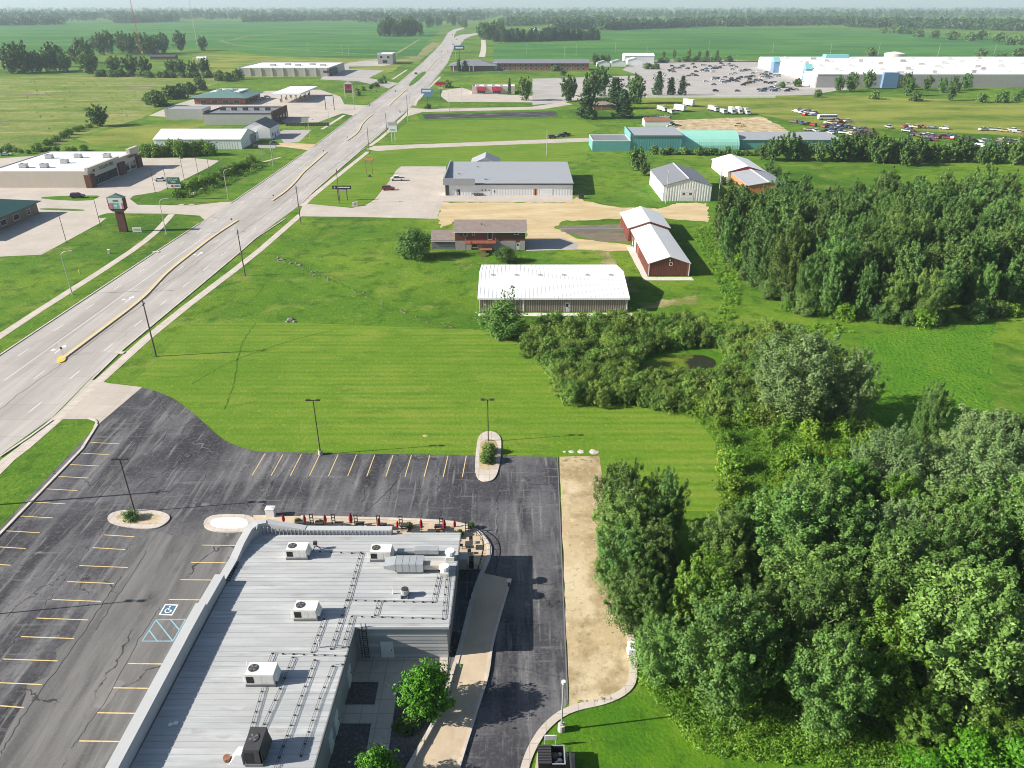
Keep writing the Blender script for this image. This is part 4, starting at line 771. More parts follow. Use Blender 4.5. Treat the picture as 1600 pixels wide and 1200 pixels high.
for k in range(4):
    for xx in (5,15):
        u = thing('fuel_pump', 'grey fuel pump under the long pale canopy', 'fuel pump', (-164+xx,539+12.5*k,0), 0, 'fuel pumps under the canopy'); MB().cbox(0,0,0,1,.7,2).build('cabinet', 'polegrey', u); MB().cbox(0,-.36,1.2,.7,.03,.5).build('screen', 'black', u); MB().cbox(0,0,2,1.2,.8,.4).build('topper', 'signred', u)
t = bld('retail_strip', 'long low retail store with white roof and grey pilasters', -256, 744, 85, 72, 7, 'block', 'whiteroof', 'flat', 0, par=.5, cat='store')
for k in range(9): MB().box(1+k*10.2,-.5,0,2+k*10.2,-.02,7.2).build('pilaster', 'tan', t)
part(t, 'dark_front', 'charcoal', (85.02,2,0,87,30,6), (80,-.6,3,86,-.52,5)); [MB().cbox(25+12*k,30+9*(k%2),7.1,5,4,1.6).build('roof_unit', 'polegrey', t) for k in range(5)]
t = bld('tower_shop', 'small two-storey stone building with flat white cornice', -151, 902, 17, 26, 10, 'stonegrey', 'whiteroof', 'flat', 0, par=.8, trim='white', cat='building', ops=[('window','S',4,6,3,2.5,'white',2),('window','S',12,6,3,2.5,'white',2),('window','S',8,1,5,3,'charcoal',2),('window','E',7,1,5,3,'charcoal',2),('window','E',18,1,5,3,'charcoal',2)])
# motel, diner, houses, store
t = bld('brick_motel', 'long red brick two-storey motel with grey roof and many windows', -18, 812, 96, 22, 7, 'brick_red', 'slateroof', 'gable', 3, 'x', 1, cat='motel')
for k in range(17):
    for z in (.8,4.0): opening(t, 96, 22, 'window', 'S', 5.5+5.3*k, z, 2.3, 2.2, 'white')
MB().box(-.6,-.6,0,3,8,7.4).build('stair_tower', 'white', t)
t = bld('motel_lobby', 'motel lobby with grey hip roof and white columns', -62, 806, 44, 34, 5, 'brick_brown', 'slateroof', 'hip', 5, over=2, cat='motel')
for k in range(6): MB().cbox(3+4*k,-2.2,0,.7,.7,5).build('column', 'white', t)
t = bld('diner', 'small diner with pale roof, two red awnings and brick walls', -30, 592, 32, 20, 4.6, 'tan', 'whiteroof', 'flat', 0, par=.8, cat='restaurant')
for x in (7,18.5): MB().add([(x-3.6,-1.3,2.6),(x+3.6,-1.3,2.6),(x+3.6,-.02,5.2),(x-3.6,-.02,5.2),(x-3.6,-.02,2.6),(x+3.6,-.02,2.6)], [(0,1,2,3),(0,3,4),(1,5,2)]).build('awning', 'crimson', t); opening(t, 32, 20, 'window', 'S', x, .6, 6, 2, 'charcoal', 4)
for k in range(5): MB().cbox(4+6*k,9,4.7,2.5,2.2,1.4).build('roof_unit', 'polegrey', t)
for (px,py), w, d, h, lb in (((985,99),34,18,8,'tall white shed with white roof beside the motel field'),((965,104),16,12,4.5,'low white outbuilding at west end of the motel field'),((990,101),17,14,4.8,'white gabled house in front of the tall white shed'),((943,104),14,10,3.6,'small brown outbuilding west of the white sheds')):
    x, y = G(px-10,py); bld('white_outbuilding' if 'white' in lb else 'brown_outbuilding', lb, x, y, w, d, h, 'white' if 'white' in lb else 'timber', 'whiteroof' if 'tall' in lb else 'greyroof', 'gable', 2.2, 'x' if w > 20 else 'y', .4, cat='outbuilding')
t = bld('big_box_store', 'huge white-roofed big box store with grey wall and blue entrances', 264, 640, 382, 215, 9.4, 'stonegrey', 'whiteroof', 'flat', 0, par=1.0, trim='whitewall', cat='superstore')
part(t, 'west_front', 'white', (-1.2,40,0,-.02,215,9.6)); part(t, 'garden_wing', 'stonegrey', (-18,0,0,-.02,30,9.8)); part(t, 'garden_wing_roof', 'whiteroof', (-18.3,-.3,9.81,-.02,30.3,10.3))
part(t, 'garden_wing_front', 'white', (-18.9,.5,0,-18.02,29,8.6))
for px, py, w_, h in ((1218,113,10,9.8),(1255,126,7,9.6)):
    gx, gy = G(px,py); y0 = gy-640-w_/2; MB().box(-7,y0,0,-1.25,y0+w_,h).build('entrance_block', 'signbluebright', t); MB().add([(-7.4,y0-.6,h),(-1.25,y0-.6,h),(-1.25,y0+w_/2,h+4),(-7.4,y0+w_/2,h+4),(-1.25,y0+w_+.6,h),(-7.4,y0+w_+.6,h)], [(0,1,2,3),(3,2,4,5),(0,3,5),(1,4,2)]).build('entrance_gable', 'signteal', t)
for y0 in (95,112,128): MB().box(-2.6,y0,0,-1.25,y0+9,10.5).build('front_bay', 'white', t)
MB().box(34,-3.2,0,46,-.02,11.5).build('blue_tower', 'signbluebright', t); MB().box(66,205,9.5,90,215,13).build('blue_screen', 'signteal', t)
for x0, w in ((92,14),(237,12),(267,22)): MB().box(x0,-.5,.2,x0+w,-.02,3.6).build('dock_door', 'charcoal', t)
for i in range(11):
    for j in range(6):
        if (i*7+j*3) % 4: MB().cbox(18+33*i+rng.uniform(-6,6),18+34*j+rng.uniform(-6,6),9.5,rng.uniform(3,6),rng.uniform(3,5),rng.uniform(1.4,2.4)).build('roof_unit', rng.choice(('polegrey','unitwhite','tan')), t)
for i in range(40): 
    if i % 2: MB().cbox(12+rng.uniform(0,350),12+rng.uniform(0,190),9.5,2.4,1.6,.35).build('skylight', 'polegrey', t)
x, y = G(1508,95.5,14); t = thing('water_tank', 'round white water tank behind the big box store', 'water tank', (x,max(y,868),0)); MB().tube((0,0,0),(0,0,13),10,n=32).build('shell', 'tan', t); MB().tube((0,0,13),(0,0,14.5),10.2,2,32).build('roof', 'white', t)
x, y = G(838,56); t = thing('grain_bin', 'round pale grain bin with conical roof beyond the evergreen row', 'grain bin', (x,y,0)); MB().tube((0,0,0),(0,0,11),9,n=20).build('shell', 'galv', t); MB().tube((0,0,11),(0,0,16),9.3,1,20).build('roof', 'whitewall', t)
# ================================================================ vegetation
def leaf_arrays(P, Nrm, size, r, droop=0.0, quad=False):
    """one small face per leaf spray: random orientation biased to Nrm"""
    n = len(P)
    nn = Nrm + r.normal(0, .65, (n,3)) + np.array([0,0,.25]); nn /= np.linalg.norm(nn, axis=1)[:,None]+1e-9
    a = np.cross(nn, r.normal(0,1,(n,3))); a /= np.linalg.norm(a, axis=1)[:,None]+1e-9
    b = np.cross(nn, a)
    s = size*r.uniform(.55,1.3,(n,1))
    V = np.empty((n,4,3)); V[:,0] = P-a*s; V[:,1] = P-b*s*.55+nn*s*.15; V[:,2] = P+a*s*1.05; V[:,3] = P+b*s*.55+nn*s*.12
    return V.reshape(-1,3)
def np_mesh(name, V, F4, material):
    me = bpy.data.meshes.new(name); nv, nf = len(V), len(F4)
    me.vertices.add(nv); me.vertices.foreach_set('co', V.astype(np.float32).ravel())
    me.loops.add(nf*4); me.loops.foreach_set('vertex_index', F4.astype(np.int32).ravel())
    me.polygons.add(nf); me.polygons.foreach_set('loop_start', np.arange(0,nf*4,4,dtype=np.int32))
    me.materials.append(MAT[material]); me.update(calc_edges=True); return me
def quads(V): return np.arange(len(V)).reshape(-1,4)
def clump_points(c, rad, n, r, shell=.45):
    d = r.normal(0,1,(n,3)); d /= np.linalg.norm(d,axis=1)[:,None]
    rr = (shell+(1-shell)*r.random((n,1))**.6)
    return c + d*rr*rad, d
def crown_mesh(name, h, rad, base, nclump, per, lsize, seed, material, up=1.5, crad=.26, shape='egg', core=True):
    """crown of many upward-tilted sprays round a branching skeleton; height h, radius rad, lowest leaves at base"""
    r = np.random.default_rng(seed); Vs = []; cent = []
    for i in range(nclump):
        u = (i+.5)/nclump; z = base+(h-base)*u**.9
        if shape == 'egg': prof = math.sin(math.pi*min(1,(u*.86+.14))**.8)**.75
        elif shape == 'cone': prof = (1-u)**.9
        elif shape == 'column': prof = .85 if u < .85 else .5
        elif shape == 'dome': prof = math.sqrt(max(0,1-u*u))
        else: prof = 1
        a = i*2.39996+r.uniform(-.5,.5); q = r.uniform(.35,.95) if r.random() < .8 else r.uniform(.8,1.2)
        c = np.array([math.cos(a)*rad*prof*q, math.sin(a)*rad*prof*q, min(z, h-.2)+r.uniform(-.4,.4)*(h-base)*.08]); cent.append(c)
        cr = rad*crad*r.uniform(.65,1.35); out = c*np.array([1,1,0]); out = out/(np.linalg.norm(out)+1e-6)
        n = int(per*r.uniform(.7,1.3)); P, d = clump_points(np.zeros(3), np.array([cr,cr,cr*up]), n, r)
        tilt = .35*q; P = P + np.outer(P[:,2], out)*tilt + c
        nrm = d*.7+out*.4+np.array([0,0,.3]); Vs.append(leaf_arrays(P, nrm, lsize, r))
    if core:
        m = int(nclump*per*.22); P = r.normal(0,1,(m,3))*np.array([rad*.4,rad*.4,(h-base)*.26])+np.array([0,0,base+(h-base)*.48]); P[:,2] = np.clip(P[:,2], base*.7, h-.3); Vs.append(leaf_arrays(P, r.normal(0,1,(m,3)), lsize*1.2, r))
    V = np.concatenate(Vs); return np_mesh(name, V, quads(V), material), cent
def limb_crown(name, h, rad, base, nlimb, nsub, per, lsize, seed, material):
    """crown of upswept limbs, each carrying its own plume of leaf sprays, with gaps between the plumes"""
    r = np.random.default_rng(seed); Vs = []; cent = []
    for i in range(nlimb):
        u = (i+.5)/nlimb; a = i*2.39996+r.uniform(-.4,.4); zt = base+(h-base)*(.28+.72*u**.75)
        prof = math.sin(math.pi*min(1,.2+.74*u))**.8; rr = rad*prof*r.uniform(.75,1.12) if u < .93 else rad*.15
        out = np.array([math.cos(a),math.sin(a),0]); tip = out*rr+np.array([0,0,zt+r.uniform(-.5,.5)]); root = out*rr*.22+np.array([0,0,max(base*.6,zt-(h-base)*r.uniform(.34,.55))])
        cent.append(tip*.93+root*.07); ax = tip-root; ax /= np.linalg.norm(ax); pr = rad*r.uniform(.24,.34)
        for k in range(nsub):
            t = .2+.85*(k+.5)/nsub; w = pr*(1.15-.75*abs(t-.45)/.65); c0 = root+(tip-root)*t+r.normal(0,1,3)*w*.55
            n = int(per*r.uniform(.7,1.3)); P, dd = clump_points(np.zeros(3), np.array([w*.5,w*.5,w*.62]), n, r, .25)
            P = P+np.outer(P[:,2], ax)*.6+c0; Vs.append(leaf_arrays(P, dd*.6+out*.35+np.array([0,0,.4]), lsize, r))
    m = int(nlimb*nsub*per*.10); P = r.normal(0,1,(m,3))*np.array([rad*.3,rad*.3,(h-base)*.22])+np.array([0,0,base+(h-base)*.42]); P[:,2] = np.clip(P[:,2], base*.6, h*.85); Vs.append(leaf_arrays(P, r.normal(0,1,(m,3)), lsize*1.2, r))
    V = np.concatenate(Vs); return np_mesh(name, V, quads(V), material), cent
def trunk_mesh(name, h, r0, cent, seed, frac=.55, nl=9):
    r = random.Random(seed); b = MB(); top = h*frac
    p = [(0,0,-.2)]
    for k in range(1,4): p.append((r.uniform(-.12,.12)*k*r0*2, r.uniform(-.12,.12)*k*r0*2, top*k/3))
    for k in range(3): b.tube(p[k], p[k+1], r0*(1-.25*k), r0*(1-.25*(k+1)), 7, caps=False)
    for c in r.sample(list(cent), min(nl, len(cent))):
        s = p[1 if c[2] < top else 2]; mid = ((s[0]+c[0])*.5, (s[1]+c[1])*.5, (s[2]+c[2])*.5+.2)
        b.tube(s, mid, r0*.42, r0*.26, 5, caps=False); b.tube(mid, tuple(c), r0*.26, r0*.08, 5, caps=False)
    return b.mesh(name, 'bark')
class Kind:
    """tree kind: several crown and trunk variants shared by all its trees"""
    def __init__(s, n, h, rad, base, nclump, per, lsize, material, seed, up=1.5, crad=.26, shape='egg', r0=None, frac=.55, nl=9, core=True):
        s.h = h; s.var = []
        for k in range(n):
            cm, cent = limb_crown('crown', h, rad, base, nclump, int(crad), per, lsize, seed+k, material) if shape == 'limb' else crown_mesh('crown', h, rad, base, nclump, per, lsize, seed+k, material, up, crad, shape, core)
            s.var.append((cm, trunk_mesh('trunk', h, r0 or h*.018, cent, seed+k, frac, nl)))
    def put(s, name, x, y, h, label, cat, group=None, wide=1.0, lean=0.0, z=0):
        t = thing(name, label, cat, (x,y,z), rng.uniform(0,6.28), group); k = h/s.h; t.scale = (k*wide*rng.uniform(.92,1.08), k*wide*rng.uniform(.92,1.08), k)
        if lean: t.rotation_euler = (rng.uniform(-lean,lean), rng.uniform(-lean,lean), rng.uniform(0,6.28))
        c, tr = rng.choice(s.var); link('trunk', tr, t); link('crown', c, t); return t
GROVE = Kind(6, 14, 4.2, 1.0, 30, 84, .145, 'leaf_grove', 11, 1, 11, 'limb', r0=.2, frac=.7, nl=24)
ASH = Kind(3, 12, 4.0, .8, 26, 84, .15, 'leaf_ash', 211, 1, 10, 'limb', r0=.18, frac=.6, nl=18)
SILVER = Kind(3, 14, 4.6, 1.2, 32, 84, .14, 'leaf_silver', 31, 1, 11, 'limb', r0=.22, frac=.7, nl=20)
DARK = Kind(5, 15, 3.7, 1.0, 28, 54, .2, 'leaf_dark', 51, 1, 11, 'limb', r0=.24, frac=.75, nl=18)
WILLOW = Kind(6, 3.6, 1.75, .1, 34, 75, .12, 'leaf_willow', 71, 1.7, .2, 'dome', r0=.06, frac=.4, nl=8)
ROUND = Kind(2, 5.6, 2.35, 1.0, 75, 120, .15, 'leaf_bright', 91, 1.0, .27, 'egg', r0=.1, frac=.5, nl=8)
BUSH = Kind(3, 3.2, 2.0, .1, 30, 80, .17, 'leaf_dark', 101, 1.2, .34, 'dome', r0=.07, frac=.35, nl=6)
WEEDY = Kind(4, 2.6, 1.9, .05, 26, 62, .17, 'leaf_weed', 111, 1.2, .34, 'dome', r0=.05, frac=.35, nl=6)
MID = Kind(6, 11, 4.2, .5, 20, 24, .42, 'leaf_dark', 121, 1, 7, 'limb', r0=.25, frac=.6, nl=9)
CONE = Kind(3, 10, 2.9, .5, 60, 40, .34, 'leaf_conifer', 141, .8, .25, 'cone', r0=.18, frac=.9, nl=10)
FARBUSH = Kind(2, 4, 2.6, .1, 22, 36, .4, 'leaf_dark', 151, 1.0, .36, 'dome', r0=.1, frac=.3, nl=4)
def inside(p, poly):
    c = False; n = len(poly)
    for i in range(n):
        (x0,y0),(x1,y1) = poly[i], poly[(i+1)%n]
        if (y0 > p[1]) != (y1 > p[1]) and p[0] < (x1-x0)*(p[1]-y0)/(y1-y0)+x0: c = not c
    return c
def scatter(poly, dmin, tries=4000, holes=(), seed=1):
    q = random.Random(seed); xs = [p[0] for p in poly]; ys = [p[1] for p in poly]; out = []
    for _ in range(tries):
        p = (q.uniform(min(xs),max(xs)), q.uniform(min(ys),max(ys)))
        if inside(p, poly) and not any(inside(p,h) for h in holes) and all((p[0]-a[0])**2+(p[1]-a[1])**2 > dmin*dmin for a in out): out.append(p)
    return out
def top(px, py, h): return G(px, py, h)
# south-east grove beside the tan strip
g_poly = [(13.6,52),(13.8,60),(13.6,70.5),(18,71),(22.5,67),(26.5,66),(30,64),(34,67.5),(39,76.5),(44,79),(50,80),(66,84),(90,90),(90,42),(42,41.5),(31,46),(24,46.5),(17.5,49)]
grp = 'trees of the south-east grove'
for i, p in enumerate(scatter(g_poly, 5.3, 6000, seed=5)):
    edge = p[0] < 18
    if p[1] < 48 and p[0] > 36: h = rng.uniform(6,9)
    else: h = rng.uniform(7.5,10) if edge else rng.uniform(10,14.5)
    q_ = rng.random(); K = SILVER if (p[0] > 38 and p[1] > 66 and q_ < .45) else ASH if q_ > .8 else GROVE
    h *= rng.uniform(.78,1.18)
    K.put('grove_tree', p[0], p[1], h, (('shorter leafy tree in the grove front directly along the tan strip' if edge else 'leafy tree low in the grove above the bottom lawn' if p[1] < 50 else 'tall leafy tree in the grove middle between tan strip and bean field' if p[0] < 40 else 'tall leafy tree in the grove part below the bean field') if K is not SILVER else 'pale grey-green tree in the grove part below the bean field'), 'tree', grp, rng.uniform(.92,1.4), .07)
for px, py, h, lb in ((975,722,11.5,'slim tree at the grove corner rising over mown lawn'),(1045,735,11,'broad tree at the north edge of the grove by mown lawn'),(1165,792,9,'shorter tree at the grove edge by the lawn curve'),(915,840,8,'smaller tree whose branches reach over the tan strip')):
    x, y = top(px, py, h); GROVE.put('edge_tree', x+(3.6 if px < 950 else 0), y, h, lb, 'tree', None, .85)
x, y = top(1265,522,15.5); SILVER.put('lone_tree', x, y, 15.5, 'large grey-green tree standing between the pond thicket and bean field', 'tree', None, 1.4)
x, y = top(1325,565,12); SILVER.put('lone_tree', x+2, y+1, 13, 'second grey-green tree just behind the large one by the thicket', 'tree', None, 1.0)
for yy, xx, h in ((64,12.6,9.5),(58.5,12.8,8.5),(69,13.0,10.5)): GROVE.put('edge_tree', xx, yy, h, {64:'spreading edge tree overhanging the middle of the tan strip',58.5:'spreading edge tree overhanging the near half of tan strip',69:'spreading edge tree overhanging the far half of tan strip'}[yy], 'tree', None, 1.15)
x, y = top(1470,598,12); GROVE.put('lone_tree', x, y, 12, 'slender open tree standing out against the bean field', 'tree', None, .7)
x, y = top(1595,650,12); GROVE.put('lone_tree', x, y, 12, 'tree at the edge of the bean field by the picture side', 'tree', None, 1)
x, y = G(1500,1215); ROUND.put('garden_tree', x, y, 5.0, 'bright green rounded tree at the bottom below the grove', 'tree', None, 1.25)
x, y = G(1570,1225); ROUND.put('garden_tree', x, y, 5.2, 'second bright green tree in the bottom corner', 'tree', None, 1.2)
x, y = G(1440,1225); ROUND.put('garden_tree', x, y, 3.6, 'low bright green bush at the bottom edge beside the two bright trees', 'bush', None, 1.3)
# north-east grove
n_poly = [(57,170),(62,151),(75,147),(88,145),(104,149),(118,158),(131,176),(142,205),(148,224),(128,226),(100,224),(72,222),(60,205),(56,188)]
for p in scatter(n_poly, 5.6, 6000, seed=9):
    h = rng.uniform(12,17.5) if p[1] > 156 else rng.uniform(9,13.5)
    K = DARK if rng.random() < .72 else GROVE
    K.put('grove_tree', p[0], p[1], h, ('dark' if K is DARK else 'brighter green')+(' upright tree on the near face of the big grove by bean field' if p[1] < 165 else ' upright tree on the barn side of the big grove' if p[0] < 75 else ' upright tree in the back rows of the big grove'), 'tree', 'trees of the north-east grove', rng.uniform(.9,1.15), .04)
for p in scatter([(57,196),(56,170),(60,150),(88,143),(104,146),(110,150),(96,150),(66,156),(61,175)], 3.0, 1500, seed=12): (BUSH if rng.random() < .75 else WEEDY).put('thicket_bush', p[0], p[1], rng.uniform(1.8,3.6), 'leafy bush at the foot of the big grove', 'bush', 'bushes round the north-east grove')  # mostly dark-leaved bushes: shade at the grove foot put into the leaf colour
# willow thicket round the pond
w_out = GP([(815,522),(860,505),(960,502),(1060,500),(1095,508),(1110,530),(1150,520),(1225,512),(1250,530),(1260,640),(1230,668),(1140,650),(1060,640),(1000,622),(915,628),(890,625),(872,600),(858,565),(825,548)], 1.2)
w_hole = GP([(985,576),(1010,556),(1050,544),(1110,542),(1138,554),(1142,578),(1120,600),(1060,606),(1015,603),(990,594)])
for i, p in enumerate(scatter(w_out, 1.75, 9000, [w_hole], 3)):
    WILLOW.put('willow_shrub', p[0], p[1], rng.uniform(2.4,3.9), 'feathery yellow-green willow shrub '+('behind the pond, by the brown barn' if p[1] > 136 else 'in the thicket west of the pond' if p[0] < 22 else 'between the pond and the mown lawn' if p[1] < 122 else 'in the thicket east of the pond'), 'shrub', 'willow shrubs round the pond', rng.uniform(.95,1.25), .06)
x, y = G(785,525); MID2 = Kind(2, 7, 3.2, .3, 60, 110, .17, 'leaf_grove', 161, 1.3, .28, 'egg', r0=.13, frac=.5, nl=10)
MID2.put('barn_tree', x, y, 6.8, 'bushy tree in front of the long brown barn corner', 'tree', None, 1.4); x, y = G(797,505); Kind(1, 8.6, 2.2, 3.0, 7, 26, .16, 'leaf_grove', 301, 1, 4, 'limb', r0=.1, frac=.7, nl=7).put('barn_tree', x, y, 8.4, 'sparse tree top rising over the white barn roof', 'tree', None, .9)
x, y = G(648,402); MID2.put('house_tree', x, y, 7.0, 'rounded dark tree at the corner of the garage wing', 'tree', None, 1.35); x, y = G(790,409); MID2.put('house_shrub', x, y, 3.6, 'rounded shrub in front of the house deck', 'shrub', None, 1.7)
# weeds along the thicket and grove foot
def stuff_clumps(name, label, polys, density, hr, lsize, material, seed, per=26, cat='undergrowth'):
    r = np.random.default_rng(seed); Vs = []
    for poly in polys:
        xs = [p[0] for p in poly]; ys = [p[1] for p in poly]; A = (max(xs)-min(xs))*(max(ys)-min(ys))
        for _ in range(int(A*density)):
            p = (r.uniform(min(xs),max(xs)), r.uniform(min(ys),max(ys)))
            if not inside(p, poly): continue
            h = r.uniform(*hr); P, d = clump_points(np.array([p[0],p[1],h*.4]), np.array([h*.55,h*.55,h*.6]), per, r, .3); P[:,2] = np.abs(P[:,2]); Vs.append(leaf_arrays(P, d*.6+np.array([0,0,.6]), lsize*(.7+h*.3), r))
    V = np.concatenate(Vs); o = link(name, np_mesh(name, V, quads(V), material)); tag(o, label, cat, None, 'stuff'); return o
und = [GP([(1060,640),(1140,655),(1230,672),(1300,640),(1345,660),(1400,690),(1290,730),(1240,820),(1215,860),(1135,800),(1138,740),(1118,680)]), GP([(986,985),(1000,1060),(1040,1120),(1090,1172),(1160,1190),(1420,1205),(1420,1130),(1160,1100),(1060,1020)]), GP([(960,905),(975,900),(1000,990),(988,1000)])]
stuff_clumps('undergrowth', 'tangled green weeds between the pond thicket and the grove', und, 4.0, (.5,1.5), .105, 'leaf_weed', 5, 34)
stuff_clumps('undergrowth', 'yellow-green tall weeds at the grove edge', [GP([(1105,650),(1130,690),(1148,760),(1140,800),(1124,800),(1136,755),(1120,695)]), GP([(1190,780),(1240,700),(1300,690),(1290,740),(1230,810)])], 1.5, (.4,1.1), .14, 'leaf_yellow', 6)
stuff_clumps('meadow_weeds', 'scattered weed tufts standing in the rough meadow', [GP([(0,124),(330,124),(260,164),(180,196),(80,232),(0,234)])], .0022, (.7,1.8), .3, 'leaf_weed', 8, 14, 'weeds')
stuff_clumps('undergrowth', 'tall green weeds filling the roadside swale', [GP([(268,308),(330,276),(400,250),(418,260),(350,293),(292,311)])], .5, (.6,1.8), .2, 'leaf_weed', 9)
stuff_clumps('strip_weeds', 'small weed tufts along the edges of the tan strip', [GP([(968,930),(975,930),(990,1050),(980,1080),(984,1040)]), GP([(876,716),(936,712),(938,722),(876,724)]), GP([(884,1095),(892,1108),(960,1096),(950,1090)])], 1.6, (.12,.4), .09, 'leaf_weed', 10, 12, 'weeds')
stuff_clumps('undergrowth', 'rough grass and weeds at the foot of the big grove', [GP([(1080,360),(1110,350),(1160,430),(1145,520),(1100,520),(1130,470)]), GP([(1110,520),(1300,505),(1340,520),(1250,530),(1120,535)])], 1.2, (.3,1.0), .17, 'leaf_weed', 7)
for p in scatter(und[0], 4.2, 600, seed=21): WEEDY.put('weed_bush', p[0], p[1], rng.uniform(1.6,3.2), 'leafy green bush in the weeds between thicket and grove', 'bush', 'bushes in the weeds')
# planted beds near the restaurant
x, y = G(667,1112); ROUND.put('courtyard_tree', x, y, 5.4, 'round bright green tree in the restaurant courtyard', 'tree'); x, y = G(590,1238); ROUND.put('courtyard_tree', x, y, 4.6, 'bright green tree top at the bottom edge of the courtyard', 'tree', None, .95)
for px, py, h, lb in ((646,1128,1.5,'rounded dark green shrub in the courtyard gravel'),(632,1140,1.2,'smaller dark shrub beside the rounded courtyard shrub'),(205,812,1.3,'low dark shrub at the foot of the island lamp')): x, y = G(px,py); BUSH.put('bed_shrub', x, y, h, lb, 'shrub', None, 1.3 if h < 1.4 else 1)
TOP = Kind(2, 1.7, 1.05, .05, 70, 60, .09, 'leaf_grove', 171, .9, .24, 'dome', r0=.05, frac=.3, nl=4)
for px, py, lb in ((764,708,'clipped round shrub on the lawn island, farther one'),(762,722,'clipped round shrub on the lawn island, nearer one')): x, y = G(px,py); TOP.put('clipped_shrub', x, y, 1.7, lb, 'shrub', 'clipped island shrubs')
# hedges and trees of the middle distance
def row(K, name, pts, hr, label, cat, group, wide=1.0):
    for px, py in pts: x, y = G(px,py); K.put(name, x, y, rng.uniform(*hr), label, cat, group, wide*rng.uniform(.9,1.15))
def between(a, b, n, jx=6, jy=1.5): return [(a[0]+(b[0]-a[0])*k/(n-1)+rng.uniform(-jx,jx), a[1]+(b[1]-a[1])*k/(n-1)+rng.uniform(-jy,jy)) for k in range(n)]
row(MID, 'yard_tree', between((1195,250),(1600,256),24,8,2)+between((1310,246),(1420,256),6,6,3), (6,11.5), 'leafy tree in the row hiding the salvage yard', 'tree', 'trees along the salvage yard', 1.05)
for px, py, h, lb, w in ((995,266,9,'dark tree standing before the teal warehouse',1.1),(1006,274,5.5,'smaller tree in front of the dark tree by the teal warehouse',1.1),(1245,250,9,'thin brownish tree at the west end of the salvage yard row',.7)): x, y = G(px,py); MID.put('yard_tree', x, y, h, lb, 'tree', None, w)
row(FARBUSH, 'wall_shrub', between((1020,241),(1200,243),16,4,1), (1.5,3.2), 'low shrub along the foot of the teal buildings', 'shrub', 'shrubs along the teal row', 1.2)
row(FARBUSH, 'lane_bush', between((1130,288),(1165,312),7,5,3), (2,3.4), 'dark bush between grey garage and orange shed', 'bush', 'bushes beside the orange shed', .9)
row(MID, 'thicket_tree', between((1195,275),(1225,300),3,6,4), (4,6), 'small tree behind the orange shed', 'tree', 'small trees by the orange shed')
for px, py, h, lb in ((888,158,16,'round tree west of the conifer clump by store lot'),(924,155,18,'tall leafy tree behind the conifer clump'),(938,150,20,'tallest leafy tree behind the conifer clump'),(992,162,18,'leafy tree at the east end of conifer clump'),(820,157,15,'dense narrow tree by the diner'),(880,118,5,'low spreading shrub in front of the motel')):
    x, y = G(px,py); MID.put('lot_tree', x, y, h, lb, 'tree', None, .9 if h > 6 else 2)
for px, py, h, lb, w in ((916,185,17,'broad dark conifer at the west of the clump',1.35),(960,170,18,'pointed spruce in the middle of the clump',1.3),(973,184,15,'rounded dark conifer at the front of the clump',1.5),(1028,149,16,'spruce on the store lot verge, west of three',1),(1048,149,12,'spruce on the store lot verge, middle of three',1),(1065,149,13,'spruce on the store lot verge, east of three',1),(796,148,11,'slim dark cypress at the corner of the diner',.45),(717,112,11,'dark spruce below the motel sign',1),(727,112,10,'rounder spruce beside the motel sign spruce',1.3)):
    x, y = G(px,py); CONE.put('conifer', x, y, h, lb, 'conifer', None, w)
row(MID, 'store_tree', [(1309,144),(1329,143),(1355,139),(1414,140),(1418,150),(1448,142),(1470,145),(1488,142),(1508,140),(1486,157)], (11,15), 'leafy tree on the lawn beside the big box store wall', 'tree', 'trees along the store wall', .85)
row(FARBUSH, 'store_shrub', [(1277,152),(1222,137),(1246,135),(1366,155),(1430,158),(1532,160),(1565,160),(1585,158),(1595,152)], (4,7), 'shrub on the verge beside the big box store', 'shrub', 'shrubs by the store', 1)
row(MID, 'lot_edge_tree', [(1036,94),(1053,93),(1076,93),(1092,93),(1104,92),(1120,92)], (9,14), 'small tree in the row behind the store car park', 'tree', 'trees behind the store car park', .6)
row(FARBUSH, 'lot_edge_shrub', between((1030,97),(1135,96),9,4,.5)+[(1012,108),(1025,108),(868,111),(700,137)], (4,6), 'dark shrub along the edge of the store car park', 'shrub', 'shrubs edging the store car park', 1.4)
row(MID, 'motel_tree', [(930,101),(940,100),(948,99)], (9,12), 'spreading tree at the end of the motel', 'tree', 'trees by the motel', 1.1)
row(MID, 'farmstead_tree', [(20,115),(34,114),(50,113),(62,113),(75,112),(88,111),(104,113),(96,104),(160,86),(205,85),(228,86),(118,100),(133,98),(150,80),(172,84),(193,82),(218,84),(240,84),(256,83)], (17,28), 'large old tree in the farmstead windbreak', 'tree', 'farmstead trees', .95)
row(MID, 'farmstead_tree', [(140,115),(182,117),(208,116),(228,118)], (15,22), 'bushy tree in front of the farm shed', 'tree', 'trees before the farm shed', 1.05)
row(MID, 'farmstead_tree', [(270,118),(284,119),(304,119),(322,120)], (11,19), 'bushy tree at the east end of the meadow edge', 'tree', 'trees at the meadow edge', 1.1)
row(FARBUSH, 'meadow_bush', between((150,119),(340,122),18,5,1), (3.5,6), 'low dark bush under the trees along the meadow edge', 'bush', 'low bushes at the meadow edge', 1.2)
for px, py, h, lb, w in ((283,80,26,'tall round tree alone beside the crop field',.95),(318,79,19,'smaller lone tree beside the crop field',.95)): x, y = G(px,py); MID.put('field_tree', x, y, h, lb, 'tree', None, w)
row(FARBUSH, 'meadow_bush', [(345,126),(357,127),(372,124),(298,147),(314,141),(275,152),(268,155),(282,153),(240,164),(248,166),(236,163)], (6,9), 'rounded bush along the fence of the meadow', 'bush', 'bushes along the meadow fence', 1)
x, y = G(156,197); MID.put('meadow_tree', x, y, 11, 'single dense round tree at the corner of the meadow', 'tree', None, 1.35)
